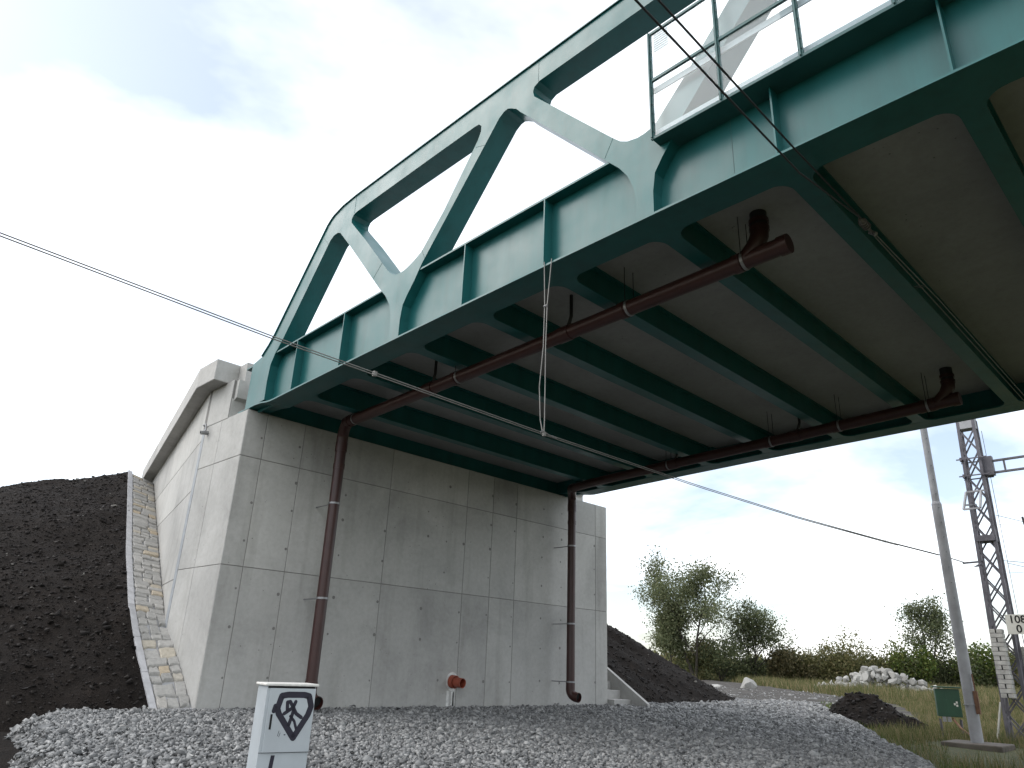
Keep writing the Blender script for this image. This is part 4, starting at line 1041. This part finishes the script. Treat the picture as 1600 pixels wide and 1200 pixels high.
# pile of white rocks
cx_, cy_ = 73.5, 26.0; base = float(gz(cx_, cy_)); ax = Vector((-.32, .95, 0)); aw = Vector((.95, .32, 0))
cnt_ = 0
for lay, (n_, hw_, dp_, zz) in enumerate(((40, 5.2, 1.8, .25), (34, 4.4, 1.5, .75), (26, 3.4, 1.1, 1.25), (16, 2.3, .8, 1.6), (8, 1.3, .5, 1.9))):
    for k in range(n_):
        a = -hw_+2*hw_*(k+.5)/n_+random.uniform(-.25, .25); b__ = random.uniform(-dp_, dp_*.4)
        p = Vector((cx_, cy_, base))+ax*(a+.25)+aw*b__; p.z = base+zz+random.uniform(-.15, .12)-.10*abs(a)*(lay > 0)
        s_ = random.uniform(.26, .54)
        o = rock('white_rock', RM[random.randrange(8)], p, (s_*random.uniform(.8, 1.3), s_*random.uniform(.8, 1.2), s_*random.uniform(.7, 1.05)), (random.uniform(0, 6), random.uniform(0, 6), random.uniform(0, 6)))
        tag(o, 'angular whitish rock in the pile at the meadow edge', 'rock', 'white rocks piled at the meadow edge')

# ------------------------------------------------------------------ vegetation
def cards(name, P, size, mat, parent=None, droop=.0, asp=.6):
    k = len(P); a = rng.normal(size=(k, 3)); a[:, 2] -= droop; a /= np.linalg.norm(a, axis=1)[:, None]
    b_ = rng.normal(size=(k, 3)); b_ -= a*(a*b_).sum(1)[:, None]; b_ /= np.linalg.norm(b_, axis=1)[:, None]
    s_ = size[:, None]; q = np.stack([P-a*s_, P+b_*s_*asp, P+a*s_, P-b_*s_*asp], 1).reshape(-1, 3)
    return rawmesh(name, q, np.arange(4*k), 4, mat, parent)
def tree(label, base, h, spread, mat, seed, stems=1, leafn=3600, lsize=.17, lean=(0, 0), crown0=.25, group=None, tipr=.55, cat='tree'):
    r_ = random.Random(seed); t_ = thing('deciduous_tree', label, cat, base, group)
    mb = MB(); tips = []; base = Vector(base)
    def grow(p, d, L_, rad, lev):
        pts = [p]; rs = [rad]; dd = d.copy()
        for k in range(4):
            dd = (dd+Vector((r_.gauss(0, .13), r_.gauss(0, .13), r_.gauss(.04, .08)))).normalized(); pts.append(pts[-1]+dd*L_/4); rs.append(rad*(1-.16*(k+1)))
        mb.tube(pts, rad, 7 if lev < 2 else 5, False, rs)
        if lev >= 3: tips.append(pts[-1]); tips.append(pts[2]); return
        nb = {0: 7, 1: 5, 2: 4}[lev]
        for k in range(nb):
            f_ = (crown0 if lev == 0 else .3)+(1-(crown0 if lev == 0 else .3))*(k+.6)/nb
            i = min(3, int(f_*4)); q = pts[i]+(pts[i+1]-pts[i])*(f_*4-i) if f_ < 1 else pts[-1]
            a = k*2.4+r_.uniform(-.5, .5)+seed
            sd_ = Vector((math.cos(a), math.sin(a), r_.uniform(.25, .9)*(.7+.5*f_)))
            nd = (dd*.35+sd_.normalized()*.9).normalized()
            fac = spread*(1.05-.55*f_) if lev == 0 else .55*L_
            grow(q, nd, fac*r_.uniform(.75, 1.2) if lev == 0 else L_*r_.uniform(.42, .62), rad*.48*(1.1-.4*f_), lev+1)
        tips.append(pts[-1])
    for s_ in range(stems):
        a = s_*2.1+seed; d0 = Vector((lean[0]+.18*math.cos(a)*(stems > 1), lean[1]+.18*math.sin(a)*(stems > 1), 1)).normalized()
        grow(base-Vector((0, 0, .2)), d0, h*.86*(1-.12*s_), h*.017*(1-.2*s_), 0)
    mb.build('trunk', 'bark', t_, True)
    T = np.array([p[:] for p in tips]); T = T[T[:, 2] > base.z+h*crown0*.45]
    idx = rng.integers(0, len(T), leafn); P = T[idx]+rng.normal(0, tipr*.55, (leafn, 3))
    cards('crown', P, rng.uniform(.6, 1.3, leafn)*lsize, mat, t_, .3)
    return t_
def bush(label, base, rx, rz, mat, seed, n_=1500, lsize=.2, group='bushes along the meadow edge', name='bush'):
    t_ = thing(name, label, 'bush', base, group); r_ = np.random.default_rng(seed); base = np.array(base)
    lob = [(r_.normal(0, .42, 3)*[rx, rx, 0]+[0, 0, rz*r_.uniform(.3, .75)], r_.uniform(.35, .6)) for _ in range(9)]
    P = []
    for c_, s_ in lob:
        k = n_//9; d_ = r_.normal(size=(k, 3)); d_ /= np.linalg.norm(d_, axis=1)[:, None]
        rad = r_.uniform(.35, 1.0, k)**.6*(1+.2*r_.normal(size=k))
        P.append(c_+d_*rad[:, None]*[rx*s_, rx*s_, rz*s_*.85])
    P = np.concatenate(P); P = P[P[:, 2] > .05]; P += base
    mb = MB()
    for k in range(9):
        a = k*.7+seed; e = Vector(base)+Vector((math.cos(a)*rx*.5, math.sin(a)*rx*.5, rz*(.65+.3*math.sin(k*3.1))))
        mb.tube([Vector(base)-Vector((0, 0, .2)), (Vector(base)*.5+e*.5)+Vector((0, 0, .1)), e], .04, 5, False, [.05, .035, .012])
    mb.build('stem', 'bark', t_)
    cards('foliage', P, r_.uniform(.6, 1.3, len(P))*lsize, mat, t_, -.2)
    return t_
def G3(x, y): return (x, y, float(gz(x, y)))
tree('slim leafy tree left of the tall tree behind the dark slope', G3(87.3, 56.6), 8.0, 3.2, 'leaf_a', 3, 1, 9000, .15, (.03, .05), .25, tipr=1.0)
tree('tallest airy tree with visible branches behind the dirt track', G3(89.9, 55.0), 14.6, 6.8, 'leaf_a', 8, 2, 19000, .15, (-.05, -.02), .22, tipr=1.1)
tree('broad rounded dark tree right of the tall airy tree', G3(96, 49.8), 8.8, 4.8, 'leaf_b', 15, 3, 9000, .145, (0, 0), .10, tipr=1.0)
tree('single tree rising above the bushes left of the round pole', G3(109.5, 32.6), 11.0, 4.6, 'leaf_b', 22, 2, 6500, .15, (0, .04), .25, tipr=.9)
bl = [  # x, y, radius, height, material, label
 (92.5, 56.5, 3.0, 3.4, 'leaf_c', 'yellowish low bush under the slim tree'),
 (93, 53, 3.2, 3.6, 'leaf_b', 'dark bush at the foot of the tall airy tree'),
 (95.5, 51, 3.0, 3.0, 'leaf_b', 'low dark bush between the two broad trees'),
 (99, 48, 3.2, 3.2, 'leaf_d', 'brownish bush at the foot of the broad dark tree'),
 (100, 45.5, 2.8, 2.8, 'leaf_c', 'low olive bush right of the broad dark tree'),
 (103, 43.5, 3.0, 2.9, 'leaf_c', 'olive low bush in front of the distant pylon'),
 (104, 41, 3.4, 4.0, 'leaf_c', 'olive bush behind the left end of the rock pile'),
 (106, 38.5, 3.6, 5.2, 'leaf_c', 'tall olive bush behind the rock pile'),
 (107.5, 36.3, 3.2, 5.0, 'leaf_a', 'green bush behind the right half of the rock pile'),
 (108, 34.3, 2.8, 4.2, 'leaf_e', 'bright bush left of the single tree'),
 (111, 30.6, 3.4, 5.2, 'leaf_b', 'dark bush right of the single tree'),
 (112, 28.2, 3.4, 5.4, 'leaf_e', 'bright green bush right of the round pole'),
 (113, 25.9, 3.2, 4.8, 'leaf_a', 'green bush behind the stacked tension weights'),
 (114, 23.4, 3.4, 4.4, 'leaf_c', 'olive bush behind the lattice mast'),
 (115, 20.8, 3.4, 4.6, 'leaf_b', 'dark bush at the right edge behind the mast')]
for k, (x, y, rx, rz, mt, lab) in enumerate(bl): bush(lab, G3(x, y), rx*random.uniform(.9, 1.25), rz*random.uniform(.75, 1.65), mt, 100+k, 4200, random.uniform(.13, .19))
# far woodland closing the horizon
k = 60000; a = rng.uniform(R(45), R(100), k); r_ = rng.uniform(210, 260, k); hmax = 3.0+4*vnoise(a*60, a*0, 1.0, 5)+3*vnoise(a*240, a*0, 1.0, 7)
P = np.stack([r_*np.sin(a), r_*np.cos(a), -.9+hmax*rng.uniform(0, 1, k)**.8*np.clip(1-np.abs(r_-235)/40, .3, 1)], -1)
o = cards('far_woodland', P, rng.uniform(.3, .7, k), 'leaf_c'); tag(o, 'low woodland closing the horizon behind the bushes', 'woodland', kind='stuff')
# faint far pylon
py = thing('power_pylon', 'tiny pale power pylon far away above the low bushes', 'pylon', G3(560, 246))
p = Vector(G3(560, 246))
for s_ in (-1, 1):
    MB().bar(p+Vector((0, s_*3, 0)), p+Vector((0, s_*.5, 22)), .35).build('leg', 'steel', py)
for z, w_ in ((16, 7), (20, 5)): MB().bar(p+Vector((0, -w_, z)), p+Vector((0, w_, z)), .35).build('cross_arm', 'steel', py)

# meadow grass
def grass(name, label, n_, xr, yr, test, hmin, hmax, wdt, mat='grass'):
    x = rng.uniform(*xr, n_); y = rng.uniform(*yr, n_); k = test(x, y); x, y = x[k], y[k]; n_ = len(x)
    z = gz(x, y)+fbm(x, y, .25, 1)*.12; h = rng.uniform(hmin, hmax, n_)*(.55+1.1*vnoise(x, y, .45, 31)); a = rng.uniform(0, math.pi, n_)
    d_ = np.stack([np.cos(a), np.sin(a), np.zeros(n_)], -1)*wdt*np.clip(np.hypot(x, y)/25, .8, 3)[:, None]; p = np.stack([x, y, z-.03], -1)
    ln = np.stack([rng.normal(0, .3, n_)*h, rng.normal(0, .3, n_)*h, h], -1)
    v = np.stack([p-d_, p+d_, p+ln], 1).reshape(-1, 3)
    o = rawmesh(name, v, np.arange(3*n_), 3, mat); tag(o, label, 'grass', kind='stuff'); return o
def notrack(x, y):
    t_ = np.clip((x-32)/56, 0, 1); yc = np.interp(t_, [0, .23, 1], [17.5, 21, 52]); hw_ = np.interp(t_, [0, .3, 1], [7.6, 5.4, 2.9])
    return np.abs(y-yc) > hw_
grass('meadow_grass', 'yellow green grass around the pole, relay box and mast', 150000, (17, 60), (3, 26), lambda x, y: (padz(x, y) < gz(x, y)-.04) & notrack(x, y) & (np.arctan2(x, y) < 1.5) & (y < 4.5+.45*(x-14)) & (np.hypot((x-29.6), y-10.9) > 1.5) & (np.hypot(x-23.3, y-6.0) > 1.25) & ~((x < 23.6) & (x > 19) & (np.abs(y-6.05*x/23.6) < .75)), .10, .36, .009)
grass('verge_grass', 'fresh green weeds along the edge of the gravel', 26000, (15, 40), (4, 20), lambda x, y: (np.abs((y-padline(x))/1.13+.75+fbm(x, y, .4, 3)*1.2) < .55) & (padz(x, y) < gz(x, y)+.10), .06, .22, .010, 'leaf_e')
grass('meadow_grass', 'taller dry grass in front of the distant bushes', 110000, (50, 125), (8, 75), lambda x, y: notrack(x, y) & (np.arctan2(x, y) > .95), .3, .8, .012)

# ------------------------------------------------------------------ render settings
scene.render.engine = 'CYCLES'
scene.cycles.max_bounces = 8; scene.cycles.transparent_max_bounces = 12
